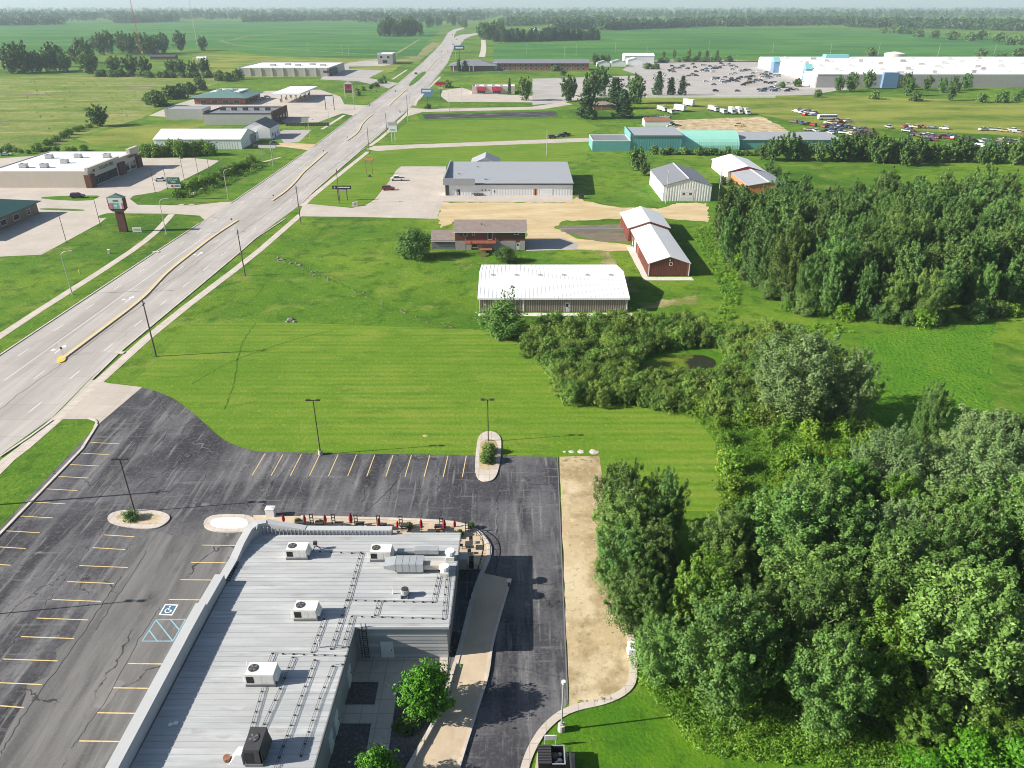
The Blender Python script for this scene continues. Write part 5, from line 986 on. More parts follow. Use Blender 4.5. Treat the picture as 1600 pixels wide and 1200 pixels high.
row(WEEDY, 'hedge_bush', between((0,238),(130,238),13,5,3)+between((60,232),(150,195),10,4,1.5), (1.5,3.0), 'bush in the rough hedge behind the cream store', 'bush', 'hedge behind the cream store', 1.2)
row(WEEDY, 'hedge_shrub', between((225,244),(330,242),15,3,1.5), (4,6.5), 'pale green shrub in the hedge before the white pole barn', 'shrub', 'hedge before the pole barn', .8)
row(WEEDY, 'roadside_shrub', between((278,305),(390,258),16,8,4), (2,3.4), 'bright green shrub in the roadside swale', 'shrub', 'shrubs in the roadside swale', 1.2)
row(FARBUSH, 'verge_shrub', between((555,150),(600,128),8,5,2)+[(588,134),(600,124)], (2,4), 'shrub on the verge beside the side road', 'shrub', 'shrubs by the side road', 1)
row(MID, 'windbreak_tree', between((598,57),(655,56),11,3,.5)+between((600,54),(640,53),6,3,.5), (24,36), 'dark tree in the windbreak at the road bend', 'tree', 'windbreak trees at the bend', .8)
row(MID, 'bend_tree', between((700,36),(730,44),8,5,2)+between((752,62),(795,62),10,4,1.5)+between((668,44),(690,40),4,3,1), (18,32), 'dark tree beside the highway bend', 'tree', 'trees beside the highway bend', .85)
row(CONE, 'evergreen', between((775,66),(935,62),40,3,.7), (14,22), 'dark evergreen in the long row along the crop field', 'conifer', 'evergreens along the crop field', 1.2)
row(FARBUSH, 'field_bush', [(1380,52),(1395,51),(1405,53),(1415,52),(1425,53),(1435,58),(1460,60),(1487,62),(1515,64),(1530,62),(1560,66),(1575,70),(1590,70),(1360,88),(1530,95),(1560,100),(1590,97)], (9,16), 'bush along the field boundary beyond the store', 'bush', 'bushes on the far field boundary', 1.1)
# far-off woods that read as one mass
def woods(label, bands, seed, hs=(12,22)):
    r = np.random.default_rng(seed); Vs = []
    for (x0,y0,x1,y1,dep,n) in bands:
        for _ in range(n):
            t = r.random(); px = x0+(x1-x0)*t; py = y0+(y1-y0)*t+r.uniform(-dep,dep); gx, gy = G(px, max(py, 9.5)); h = r.uniform(*hs); k = 34
            P, d = clump_points(np.array([gx,gy,h*.52]), np.array([h*.42,h*.42,h*.5]), k, r, .55); P[:,2] = np.maximum(P[:,2],.3); Vs.append(leaf_arrays(P, d+np.array([0,0,.4]), h*.17, r))
    V = np.concatenate(Vs); o = link('woods', np_mesh('woods', V, quads(V), 'leaf_far')); tag(o, label, 'woods', None, 'stuff')
woods('dark belt of woodland beyond the crop fields', [(935,47,1120,40,1.2,300),(1120,40,1320,37,2.2,380),(1320,40,1620,46,3.2,560),(860,46,960,44,1.2,110),(380,34,590,31,1.0,260),(180,36,280,33,1.2,150),(0,40,100,38,.5,70),(780,40,960,36,2,200)], 3, (17,26))
woods('hazy distant woodland along the horizon', [(-100,26,800,24,5,900),(800,26,1700,24,5,900),(-100,16,1700,16,3.5,1300),(0,32,380,28,2,260),(560,34,760,30,2.5,200)], 4, (18,34))
# ================================================================ poles, signs, vehicles, furniture
# utility poles along the highway
def utility_pole(label, x, y, h=11.6, g='utility poles beside the highway', mt='polewood'):
    t = thing('utility_pole', label, 'utility pole', (x,y,0), 0, g)
    MB().tube((0,0,-.3),(0,0,h),.17,.11,10).build('pole', mt, t); MB().box(-.05,-.6,h-.9,.05,.6,h-.78).build('bracket', 'charcoal', t)
    for a in (-.5,.5): MB().tube((0,a,h-.78),(0,a,h-.55),.06,n=6).build('insulator', 'polegrey', t)
    return t
x, y = G(244,557); utility_pole('brown utility pole on the lawn beside the car park entrance', x, y, 11.5); x, y = G(383,431); utility_pole('brown utility pole second from the car park along the highway', x, y, 11.8); x, y = G(470,349); utility_pole('brown utility pole at the metal shop driveway', x, y, 11.6)
utility_pole('brown utility pole just outside the frame beside the car park kerb', -70.3, 81.0, 12.2)
for px, py, lb in ((531,318,'utility pole behind the black roadside sign'),(577,240,'utility pole at the farm lane junction'),(605,214,'utility pole beyond the farm lane junction'),(637,180,'utility pole near the pond road junction')): x, y = G(px,py); utility_pole(lb, x, y, 11.6)
for i, (px, py) in enumerate(((854,243),(1122,312),(1040,318),(722,163),(882,90),(823,84),(900,88),(961,83),(1107,80),(1207,82),(1297,85),(1372,85),(1465,88),(1552,88),(545,87),(1010,92),(702,174),(1387,45),(1443,55),(1510,62),(1270,40),(1318,40),(482,84),(535,86),(690,98))):
    x, y = G(px,py); utility_pole('thin grey pole standing in the fields or lots behind the shops', x, y, 11 if py > 120 else 14, 'distant poles', 'polegrey')
# highway lamps: tapered steel pole with a curved arm
def street_lamp(label, x, y, arm=1, h=10.5):
    t = thing('street_lamp', label, 'street lamp', (x,y,0), 0, 'lamps along the highway'); MB().tube((0,0,-.2),(0,0,h-1),.13,.08,10).build('pole', 'polegrey', t)
    a = MB(); pts = [(0,0,h-1),(.4*arm,0,h-.5),(1.1*arm,0,h-.15),(2.2*arm,0,h)]
    for p, q in zip(pts, pts[1:]): a.tube(p, q, .06, .05, 6)
    a.build('arm', 'polegrey', t); hd = MB().box(min(2.1*arm,2.8*arm),-.16,h-.08,max(2.1*arm,2.8*arm),.16,h+.09).build('lamp_head', 'polegrey', t); MB().box(min(2.2*arm,2.7*arm),-.12,h-.12,max(2.2*arm,2.7*arm),.12,h-.08).build('lens', 'lampglass', hd)
    MB().cbox(0,0,0,.4,.4,.35).build('base', 'kerb', t); return t
for px, py, lb in ((113,460,'steel street lamp on the verge by the yellow hydrant'),(260,366,'steel street lamp beside the tall brown pylon sign'),(357,312,'steel street lamp beside the store entrance lawn'),(427,260,'steel street lamp near the gravel drive'),(485,222,'steel street lamp beyond the gravel drive'),(515,196,'steel street lamp by the filling station verge'),(554,170,'steel street lamp beside the filling station entrance')): x, y = G(px,py); street_lamp(lb, x, y)
# car park lamps
def lot_lamp(label, x, y, h=8.6, heads=2, base=.0, mt='bronze', grp='bronze car park lamps'):
    t = thing('car_park_lamp', label, 'lamp post', (x,y,0), 0, grp); z = base
    if base: MB().tube((0,0,-.1),(0,0,base),.34,n=16).build('base', 'kerb', t)
    MB().cbox(0,0,z,.3,.3,.1).build('base_plate', mt, t); MB().tube((0,0,z),(0,0,h),.085,.07,8).build('pole', mt, t)
    if heads: MB().box(-.75,-.05,h-.1,.75,.05,h).build('cross_arm', mt, t)
    for s in ((-1,1) if heads == 2 else ((1,) if heads else ())):
        hd = MB().box(s*.72-.32,-.2,h-.06,s*.72+.32,.2,h+.12).build('lamp_head', mt, t); MB().box(s*.72-.26,-.15,h-.075,s*.72+.26,.15,h-.06).build('lens', 'lampglass', hd)
    if not heads: MB().tube((0,0,h),(0,0,h+.3),.16,.2,10).build('lamp_head', 'lampglass', t)
    return t
for px, py, lb, h, b in ((211,800,'bronze twin-head lamp in the shrub island of the car park',8.4,0),(501,710,'bronze twin-head lamp on a round base at the lawn edge',9.3,.75),(763,690,'bronze twin-head lamp rising from the clipped shrub island',7.4,0)): x, y = G(px,py); lot_lamp(lb, x, y, h, 2, b)
lot_lamp('bronze twin-head lamp outside the frame whose shadow crosses the stalls', -58.5, 60.8, 8.4)
x, y = G(877,1141); lot_lamp('slim grey lamp post on a round concrete base by the waste bins', x, y, 6.2, 0, .8, 'polegrey', None)
for i, (px, py) in enumerate(((104,379),(157,352),(243,302),(262,296),(288,281),(326,262),(342,253),(310,273))): x, y = G(px,py); lot_lamp('thin bronze lamp post edging the left-hand shop forecourts', x, y, 8.5 if i < 3 else 8, 1, 0, 'bronze', 'lamp posts of the shop forecourts')
for i, (px, py) in enumerate(((1047,130),(1070,128),(1148,122),(1190,118),(1215,128),(1150,104),(1110,100),(1240,126),(940,172),(985,160))): x, y = G(px,py); lot_lamp('tall thin lamp post in the big store car park', x, y, 11, 2, 0, 'polegrey', 'lamp posts of the big store car park')
# traffic signals at the junction
def signal(label, x, y, n, arm, h=7.5):
    t = thing('traffic_signal', label, 'traffic signal', (x,y,0), 0, 'traffic signals'); MB().tube((0,0,0),(0,0,h),.16,.12,8).build('pole', 'polegrey', t); MB().tube((0,0,h-.6),(arm,0,h-.3),.1,.06,8).build('mast_arm', 'polegrey', t)
    for k in range(n):
        xx = arm*(1-.3*k); hd = MB().cbox(xx,-.2,h-1.2,.45,.3,1.3).build('signal_head', 'black', t)
        for j, mt in enumerate(('signred','yellow','signgreen')): MB().tube((xx,-.36,h-.15-.4*j),(xx,-.34,h-.15-.4*j),.13,n=8).build('lens', mt, hd)
    return t
x, y = G(640,162); signal('signal mast whose arm spans the highway lanes at the pond junction', x, y, 3, -22, 8.5); x, y = G(637,190); signal('short signal pole at the near corner of pond junction', x, y, 1, -4, 6); x, y = G(583,176); signal('short signal pole on the median at the filling station', x, y, 1, -2, 5); x, y = G(712,92); signal('far signal mast whose arm spans the highway', x, y, 3, -24, 9)
for px, py, lb in ((99,555,'thin keep-right sign post at the near median nose'),(363,350,'thin sign post at the far end of the near median'),(428,312,'thin sign post at the second median nose'),(506,241,'thin sign post at far end of the second median'),(543,219,'thin sign post at the third median nose')):
    x, y = G(px,py); t = thing('median_sign', lb, 'road sign', (x,y,0), 0, 'median signs'); MB().tube((0,0,0),(0,0,2.6),.04,n=6).build('post', 'polegrey', t); MB().cbox(0,-.05,1.9,.6,.04,.75).build('sign_plate', 'white', t); MB().cbox(0,-.05,1.3,.45,.04,.45).build('arrow_plate', 'charcoal', t)
# pylon and roadside signs
x, y = G(194,362); t = thing('pylon_sign', 'tall brown pylon sign with teal gabled cap and bright advert panel', 'sign', (x,y,0))
MB().box(-1.15,-.5,0,1.15,.5,6.2).build('pylon', 'brickpylon', t); c = MB().add([(-1.6,-.75,6.2),(1.6,-.75,6.2),(2.4,-.75,7.0),(2.4,-.75,10.2),(-2.4,-.75,10.2),(-2.4,-.75,7.0),(-1.6,.75,6.2),(1.6,.75,6.2),(2.4,.75,7.0),(2.4,.75,10.2),(-2.4,.75,10.2),(-2.4,.75,7.0)], [(5,4,3,2,1,0)[::-1],(6,7,8,9,10,11)[::-1],(0,1,7,6)[::-1],(1,2,8,7)[::-1],(2,3,9,8)[::-1],(5,0,6,11)[::-1],(4,5,11,10)[::-1]]).build('cabinet', 'brickpylon', t)
MB().box(-2.1,-.82,8.75,2.1,-.76,10.15).build('upper_panel', 'white', t); MB().box(-2.1,-.82,7.0,2.1,-.76,8.7).build('advert_panel', 'signteal', t)
for a, b, mt in ((-2.08,-1.1,'signpink'),(1.0,1.5,'white'),(1.5,2.08,'signpink'),(-.5,.2,'stripewhite')): MB().box(a,-.85,7.05 if abs(a) > .6 else 7.5,b,-.83,8.65 if abs(a) > .6 else 8.2).build('advert_picture', mt, t)
MB().box(-.7,-.85,9.1,.8,-.83,9.6).build('emblem', 'greenroof_pale', t)
MB().add([(-2.6,-.84,10.2),(2.6,-.84,10.2),(2.6,.84,10.2),(-2.6,.84,10.2),(0,-.6,11.3),(0,.6,11.3)], [(0,1,4),(1,2,5,4),(2,3,5),(3,0,4,5),(3,2,1,0)]).build('cap_roof', 'greenroof_pale', t)
x, y = G(215,364); t = thing('lawn_sign', 'small white board sign on the lawn below the tall pylon', 'sign', (x,y,0)); MB().box(-1.3,-.05,.35,1.3,.05,1.65).build('board', 'white', t); MB().box(-.95,-.075,.75,.95,-.05,1.3).build('print_panel', 'polegrey', t)
for a in (-1.1,1.1): MB().cbox(a,0,0,.1,.1,.35).build('leg', 'polegrey', t)
x, y = G(277,312); t = thing('store_sign', 'green and white store sign on a single dark post', 'sign', (x,y,0)); MB().tube((0,0,0),(0,0,4.2),.16,n=8).build('post', 'charcoal', t); MB().box(-2.1,-.3,5.4,2.1,.3,7.6).build('upper_cabinet', 'signgreen', t); MB().box(-2.1,-.28,4.1,2.1,.28,5.35).build('lower_cabinet', 'white', t); text(t, 'DOLLAR\nTREE', .85, (0,-.33,6.5), (R(90),0,0), 'white'); MB().tube((-.6,-.33,4.75),(-.6,-.28,4.75),.42,n=14).build('round_logo', 'signred', t); MB().box(.2,-.31,4.5,1.9,-.28,4.7).build('print_line', 'charcoal', t); MB().box(.2,-.31,4.9,1.9,-.28,5.1).build('print_line', 'charcoal', t)
x, y = G(536,313); t = thing('board_sign', 'wide black board sign on two posts before the metal shop', 'sign', (x,y,0))
for a in (-1.55,1.55): MB().cbox(a,0,0,.22,.22,4.2).build('post', 'charcoal', t)
MB().box(-3.2,-.2,3.9,3.2,.2,5.0).build('board', 'black', t); MB().box(-1.4,-.24,4.3,2.9,-.2,4.65).build('print_line', 'white', t); MB().tube((-2.4,-.24,4.45),(-2.4,-.2,4.45),.35,n=12).build('emblem', 'polegrey', t); MB().box(-1.44,-.1,3.1,1.44,.1,3.88).build('reader_panel', 'galv', t)
x, y = G(578,272); t = thing('orange_sign', 'rust-orange board sign on two thin posts by the highway', 'sign', (x,y,0))
for a in (-1.3,1.1): MB().cbox(a,0,0,.15,.15,5).build('post', 'timber', t)
MB().box(-2.2,-.2,5,2.2,.2,6.1).build('board', 'orangebrick', t); MB().box(-1.8,-.23,5.35,1.8,-.2,5.7).build('print_line', 'tan', t)
x, y = G(578,274); tag(MB().add(*blob(.8,9,3,.9)).build('sign_boulder', 'charcoal'), 'dark boulder below the rust-orange board sign', 'boulder').location = (x,y-2,0)
x, y = G(615,221); t = thing('pole_sign', 'pale blue-white panel sign on two splayed legs', 'sign', (x,y,0)); MB().box(-2,-.3,4.4,2,.3,7.6).build('panel', 'whitewall', t); MB().box(-2.3,-.35,7.65,2.3,.35,9).build('top_panel', 'galv', t)
for a in (-.8,.8): MB().cbox(a,0,0,.3,.3,4.4).build('leg', 'white', t)
MB().box(-1.2,-.33,5.2,1.2,-.3,5.9).build('print_line', 'polegrey', t)
x, y = G(669,170); t = thing('blue_sign', 'blue and white motel sign on a pole above a dark shrub', 'sign', (x,y,0)); MB().tube((0,0,0),(0,0,8),.22,n=8).build('post', 'charcoal', t); MB().box(-4,-.4,9.2,4,.4,12.2).build('upper_panel', 'signbluebright', t); MB().box(-2.2,-.35,7.4,2.4,.35,9.15).build('lower_panel', 'signbluebright', t); MB().box(-3.2,-.44,10.4,2.4,-.4,11.3).build('print_line', 'white', t); FARBUSH.put('sign_shrub', x, y-1, 2.8, 'dark rounded shrub at the foot of the blue sign', 'shrub', None, 1.3)
x, y = G(689,156); t = thing('red_sign', 'red lozenge diner sign over a white reader board', 'sign', (x,y,0)); MB().tube((0,0,0),(0,0,10),.2,n=8).build('post', 'charcoal', t); MB().add([(-4.4,0,10.6),(-3,-.3,9.4),(3,-.3,9.4),(4.4,0,10.6),(3,-.3,11.6),(-3,-.3,11.6),(-3,.3,9.4),(3,.3,9.4),(3,.3,11.6),(-3,.3,11.6)], [(0,1,2,3,4,5),(0,9,8,3,7,6),(5,4,8,9),(1,6,7,2)]).build('lozenge', 'signred', t); MB().box(-1.6,-.2,7,1.8,.2,8.4).build('reader_board', 'tan', t)
x, y = G(546,155); t = thing('price_sign', 'filling station price sign with crimson panel on stone piers', 'sign', (x,y,0))
for a in (-2.8,2.8): MB().cbox(a,0,0,.7,.7,10).build('pier', 'tan', t)
MB().box(-2.4,-.3,6.5,2.4,.3,9.8).build('crimson_panel', 'crimson', t); MB().box(-2.4,-.3,4.2,2.4,.3,6.3).build('price_panel', 'charcoal', t); MB().tube((0,-.34,8.1),(0,-.3,8.1),.9,n=14).build('emblem', 'purple', t); MB().add([(-3.4,-.6,10),(3.4,-.6,10),(3.4,.6,10),(-3.4,.6,10),(0,0,12)], [(0,1,4),(1,2,4),(2,3,4),(3,0,4)]).build('cap_roof', 'polegrey', t)
x, y = G(516,172); t = thing('frame_sign', 'white reader sign hung between two tall dark posts', 'sign', (x,y,0))
for a in (-2.7,2.7): MB().cbox(a,0,0,.35,.35,8.5).build('post', 'charcoal', t)
MB().box(-2.5,-.2,5.6,2.5,.2,8.2).build('panel', 'whitewall', t)
x, y = G(420,250); t = thing('billboard_sign', 'blank white board sign on two posts by the gravel drive', 'sign', (x,y,0))
for a in (-2.5,2.3): MB().cbox(a,0,0,.25,.25,5).build('post', 'polegrey', t)
MB().box(-3.6,-.15,5,3.6,.15,6.1).build('board', 'white', t)
x, y = G(478,200); t = thing('yard_sign', 'grey board sign on a post beside the dark fence', 'sign', (x,y,0)); MB().cbox(0,0,0,.3,.3,3).build('post', 'charcoal', t); MB().box(-1.8,-.15,3,1.8,.15,5.4).build('board', 'polegrey', t)
x, y = G(718,98); t = thing('motel_sign', 'dark blue board sign on a pole above two spruces', 'sign', (x,y,0)); MB().tube((0,0,0),(0,0,15),.3,n=8).build('post', 'charcoal', t); MB().box(-6,-.5,13.5,6,.5,18).build('board', 'signblue', t); MB().box(-4,-.55,15,4.5,-.5,16.4).build('print_line', 'whitewall', t)
# fence, hydrant, boxes
x, y = G(447,197); t = thing('dark_fence', 'low dark board fence beside the filling station lawn', 'fence', (x,y,0))
for k in range(16): MB().box(k*1.5,0,0,k*1.5+1.4,.12,1.8).build('board', 'charcoal', t)
x, y = G(125,427); t = thing('hydrant_marker', 'small yellow hydrant on the lawn beside the sidewalk', 'hydrant', (x,y,0)); MB().tube((0,0,0),(0,0,.8),.16,.14,10).build('barrel', 'yellow', t); MB().tube((0,0,.8),(0,0,1.0),.2,.05,10).build('bonnet', 'yellow', t); MB().tube((-.28,0,.55),(.28,0,.55),.08,n=8).build('outlet', 'yellow', t)
x, y = G(171,396); t = thing('pedestal_box', 'small pale utility pedestal standing on the lawn', 'utility box', (x,y,0)); MB().cbox(0,0,0,.6,.5,1.0).build('cabinet', 'tan', t); MB().cbox(0,0,1.0,.68,.58,.12).build('lid', 'white', t)
x, y = G(555,322); t = thing('meter_box', 'grey utility boxes on a slab by the shop drive', 'utility box', (x,y,0)); MB().cbox(0,0,0,2.2,1.4,.15).build('slab', 'kerb', t); MB().cbox(-.5,0,.15,.8,.7,1.1).build('cabinet', 'tan', t); MB().cbox(.5,.1,.15,.9,.8,1.3).build('cabinet', 'polegrey', t)
x, y = G(986,1021); t = thing('transformer_box', 'white cabinet half hidden by leaves beside the tan strip', 'cabinet', (x,y,0)); MB().cbox(0,0,0,.9,1.5,.15).build('slab', 'kerb', t); MB().cbox(0,0,.15,.7,1.2,.9).build('cabinet', 'white', t); MB().cbox(0,0,1.05,.76,1.26,.08).build('lid', 'white', t)
# catch-basin covers on the verges
for px, py in ((244,394),(284,320),(187,552),(300,320)): x, y = G(px,py); tag(MB().cbox(0,0,0,1.8,1.0,.15).box(-.6,-.52,.03,.6,-.5,.12).build('inlet_slab', 'kerb'), 'pale concrete storm inlet slab at the highway kerb', 'storm inlet', 'storm inlets').location = (x,y,.02)
# waste enclosure at the bottom
x, y = G(861,1196); t = thing('waste_container', 'open black waste container with ribbed half lid', 'dumpster', (x,y,0))
w = MB(); w.box(-1.15,-.9,.1,1.15,-.82,1.45); w.box(-1.15,.82,.1,1.15,.9,1.45); w.box(-1.15,-.82,.1,-1.07,.82,1.45); w.box(1.07,-.82,.1,1.15,.82,1.45); w.box(-1.07,-.82,.1,1.07,.82,.2); w.build('body', 'black', t)
ld = MB().box(-1.2,-.95,1.46,.0,.95,1.52).build('lid', 'black', t)
for k in range(7): MB().box(-1.18,-.88+k*.27,1.52,-.02,-.74+k*.27,1.58).build('lid_rib', 'charcoal', ld)
rm = MB(); rm.box(0.02,-.95,1.45,1.2,-.86,1.5); rm.box(0.02,.86,1.45,1.2,.95,1.5); rm.box(1.1,-.86,1.45,1.2,.86,1.5); rm.build('rim', 'galv', t)
for i, (a, b, s, mt) in enumerate(((.3,.3,.5,'timber'),(.75,-.2,.35,'white'),(.8,.45,.3,'unitwhite'),(.45,-.45,.4,'tan'),(.2,-.3,.45,'black'),(.85,-.6,.3,'galv'))): tag(MB().add(*blob(s*.7,8,40+i,.8)).build('waste_bag', mt), {0:'brown carton of waste in the open container',1:'white waste bag at the middle of the open container',2:'cream waste bag at the back of the container',3:'tan carton in the open container',4:'black waste bag under the lid edge of container',5:'grey crumpled sheet at the front of the container'}[i], 'waste', 'waste in the container').location = (x+a,y+b,.9)
x2, y2 = G(858,1222); t = thing('waste_container', 'second black waste container cut by the bottom edge', 'dumpster', (x2,y2-.6,0)); MB().box(-1.1,-.8,.1,1.1,.8,1.3).build('body', 'black', t); l = MB().box(-1.15,-.85,1.3,1.15,.85,1.38).build('lid', 'charcoal', t)
for k in range(6): MB().box(-1.1,-.75+k*.28,1.38,1.1,-.62+k*.28,1.43).build('lid_rib', 'black', l)
struct('waste_pad', MB().prism([(x-1.9,y-3.2),(x+2.0,y-3.2),(x+2.2,y+1.2),(x-1.2,y+1.2)], 0, .06), 'walkway')
t = thing('screen_panel', 'low black screen panel beside the waste container', 'screen', (x+1.65,y-.1,0)); MB().box(-.06,-1.2,.06,.06,.9,1.3).build('panel', 'black', t); MB().box(-.08,-1.22,1.3,.08,.92,1.38).build('rail', 'charcoal', t)
x, y = G(861,1166); t = thing('notice_board', 'white framed notice board behind the waste container', 'notice board', (x-.1,y+.0,0))
for a in (-.5,.5): MB().cbox(a,0,0,.07,.07,1.5).build('leg', 'white', t)
MB().box(-.56,-.04,.9,.56,.04,1.5).build('board', 'white', t)
for z in (1.05,1.2,1.35): MB().box(-.42,-.055,z,.42,-.04,z+.06).build('print_line', 'polegrey', t)
# patio furniture
def umbrella(label, px, py, open_=False):
    x, y = G(px,py); t = thing('patio_umbrella', label, 'umbrella', (x,y,.12), 0, 'red patio umbrellas'); MB().tube((0,0,0),(0,0,2.6),.03,n=6).build('pole', 'charcoal', t); MB().tube((0,0,0),(0,0,.12),.3,.25,10).build('base', 'charcoal', t)
    b = MB(); n = 10; vs = []
    for r_, z in ((.05,2.75),(.16,2.3),(.22,1.7),(.15,1.15)):
        for k in range(n): q = r_*(1.25 if k % 2 else .75); vs.append((q*math.cos(2*math.pi*k/n), q*math.sin(2*math.pi*k/n), z))
    b.add(vs, [(j*n+k,j*n+(k+1)%n,(j+1)*n+(k+1)%n,(j+1)*n+k) for j in range(3) for k in range(n)]); b.build('canopy', 'fabricred', t); k = rng.uniform(.62,.95); t.scale = (k*1.1,k*1.1,k); return t
for px, py, lb in ((445,824,'closed red umbrella near the utility cabinet'),(478,825,'closed red umbrella second along the patio'),(510,826,'closed red umbrella third along the patio'),(550,828,'closed red umbrella fourth along the patio'),(593,830,'closed red umbrella in the middle of the patio'),(622,832,'closed red umbrella behind the end of north parapet'),(659,834,'tallest closed red umbrella over the patio tables'),(695,836,'closed pinkish-red umbrella near the patio curve'),(711,832,'closed red umbrella next to the patio curve')): umbrella(lb, px, py)
for i, (px, py) in enumerate(((470,823),(500,824),(530,826),(563,826),(598,828),(633,828),(650,838),(675,838),(686,830),(705,842))):
    x, y = G(px,py); t = thing('patio_table', 'dark slatted patio table on the narrow north patio', 'table', (x,y,.12), 0, 'patio tables'); MB().cbox(0,0,.68,1.1,.8,.06).build('tabletop', 'charcoal', t)
    for a in (-.4,.4): MB().box(a-.04,-.3,0,a+.04,.3,.68).build('leg', 'charcoal', t)
    for s in (-1,1): MB().box(-.5,s*.62-.14,.42,.5,s*.62+.14,.47).build('bench', 'timber', t)
for i, (px, py) in enumerate(((466,820),(502,822),(640,826),(692,842),(719,838),(736,826))): x, y = G(px,py); TOP.put('planter_shrub', x, y, .9, 'small planted shrub along the patio rail', 'shrub', 'patio planters', .8, 0, .12)
for i, (px, py) in enumerate(((488,820),(522,820),(557,821),(592,822),(627,823),(690,826),(730,832))):
    x, y = G(px,py); t = thing('rail_post', 'dark trellis post standing in the patio rail', 'post', (x,y,.12), 0, 'patio trellis posts')
    for a in (-.2,.2): MB().cbox(a,0,0,.09,.09,1.7).build('upright', 'charcoal', t)
    for z in (.5,1.0,1.5): MB().cbox(0,0,z,.32,.05,.08).build('rung', 'charcoal', t)
x, y = G(733,858); t = thing('cafe_table', 'square dark cafe table on the tan corner terrace', 'table', (x,y,.12)); MB().cbox(0,0,.7,.95,.95,.05).build('tabletop', 'charcoal', t); MB().tube((0,0,0),(0,0,.7),.06,n=8).build('pedestal', 'black', t)
for k, (a, b, rz) in enumerate(((-1.0,.1,0),(.2,1.0,-1.5),(.1,-1.0,1.6))):
    c = thing('cafe_chair', {0:'dark cafe chair west of the corner terrace table',1:'dark cafe chair beyond the corner terrace table',2:'dark cafe chair on the near side of terrace table'}[k], 'chair', (x+a,y+b,.12), rz, 'cafe chairs'); MB().cbox(0,0,.42,.45,.45,.05).build('seat', 'charcoal', c); MB().box(-.24,-.22,.47,-.2,.22,.95).build('backrest', 'charcoal', c)
    for u in (-.19,.19):
        for v in (-.19,.19): MB().cbox(u,v,0,.04,.04,.42).build('leg', 'charcoal', c)
# curved rail round the patio
rp = smooth_line(GP([(735,832),(750,842),(757,858),(753,880),(745,905),(735,940)]), 2); t = thing('patio_railing', 'curved black metal railing round the corner terrace', 'railing', (0,0,0))
MB().ribbon(rp, .07, 1.1, 1.16).build('top_rail', 'black', t); MB().ribbon(rp, .05, .65, .69).build('mid_rail', 'black', t)
for k in range(0, len(rp), 2): MB().cbox(rp[k][0], rp[k][1], .1, .06, .06, 1.02).build('baluster', 'black', t)
x, y = G(720,886); t = thing('terrace_box', 'grey service box beside the terrace end of east wall', 'cabinet', (x,y,.12)); MB().cbox(0,0,0,1.6,1.0,1.5).build('cabinet', 'steelwall', t); MB().cbox(0,0,1.5,1.7,1.1,.1).build('lid', 'parapet', t); MB().cbox(1.3,0,0,.5,.9,1.2).build('bin', 'black', t)
x, y = G(795,918); t = thing('menu_speaker', 'white hooded post at the tip of ramp walk', 'post', (x,y,.13)); MB().tube((0,0,0),(0,0,.9),.12,n=8).build('post', 'charcoal', t); MB().add(*blob(.28,8,2,.9)).build('hood', 'white', t).location = (0,0,.9)

# ---- vehicles
def car_mesh(name, kind):
    b = MB(); L, W = (4.6,1.82) if kind != 'pickup' else (5.4,1.95)
    prof = {'sedan':[(-2.3,.35),(-2.3,.8),(-1.7,.95),(-1.1,1.0),(1.0,.98),(2.1,.82),(2.3,.6),(2.3,.35)], 'suv':[(-2.3,.4),(-2.3,1.05),(-1.5,1.1),(1.1,1.08),(2.1,.95),(2.3,.7),(2.3,.4)], 'pickup':[(-2.7,.5),(-2.7,1.1),(-.7,1.12),(1.3,1.1),(2.5,1.02),(2.7,.8),(2.7,.5)]}[kind]
    n = len(prof); vs = []
    for s in (-1,1):
        for x, z in prof: vs.append((x, s*W/2*(.94 if abs(x) > 2.2 else 1), z))
    b.add(vs, [tuple(range(n)), tuple(range(2*n-1,n-1,-1))]+[(i,n+i,n+(i+1)%n,(i+1)%n) for i in range(n)], 0)
    z0, z1, a, c, d, e = {'sedan':(.99,1.45,-1.75,-.95,.45,1.15),'suv':(1.08,1.72,-2.2,-1.95,.4,1.2),'pickup':(1.1,1.8,-.75,-.55,.9,1.45)}[kind]
    q = W/2*.95; q2 = W/2*.76
    b.add([(a,-q,z0),(e,-q,z0),(e,q,z0),(a,q,z0),(c,-q2,z1),(d,-q2,z1),(d,q2,z1),(c,q2,z1)], [(0,1,5,4),(1,2,6,5),(2,3,7,6),(3,0,4,7)], 1)
    b.add([(c-.05,-q2-.03,z1-.02),(d+.05,-q2-.03,z1-.02),(d+.05,q2+.03,z1-.02),(c-.05,q2+.03,z1-.02),(c+.1,-q2+.1,z1+.05),(d-.1,-q2+.1,z1+.05),(d-.1,q2-.1,z1+.05),(c+.1,q2-.1,z1+.05)], [(4,5,6,7),(0,1,5,4),(1,2,6,5),(2,3,7,6),(3,0,4,7)], 0)
    if kind == 'pickup': b.box(-2.6,-.8,1.0,-.8,.8,1.13,2)
    for x in (-L*.31,L*.31):
        for s in (-1,1): b.tube((x,s*(W/2-.2),.33),(x,s*(W/2+.02),.33),.34,n=10,m=2)
    for s in (-1,1): b.box(L/2-.06,s*.62-.2,.66,L/2+.02,s*.62+.2,.8,3)
    return b.mesh(name, ['paint','glass','tyre','lampglass'])
CARS = {k: car_mesh('car_body', k) for k in ('sedan','suv','pickup')}
COLS = {'white':(.75,.75,.75),'silver':(.42,.43,.45),'grey':(.14,.145,.15),'black':(.02,.02,.022),'red':(.35,.03,.03),'blue':(.05,.10,.22),'tan':(.45,.36,.24),'rusty':(.28,.10,.05),'purple':(.14,.03,.09),'green':(.05,.13,.1)}
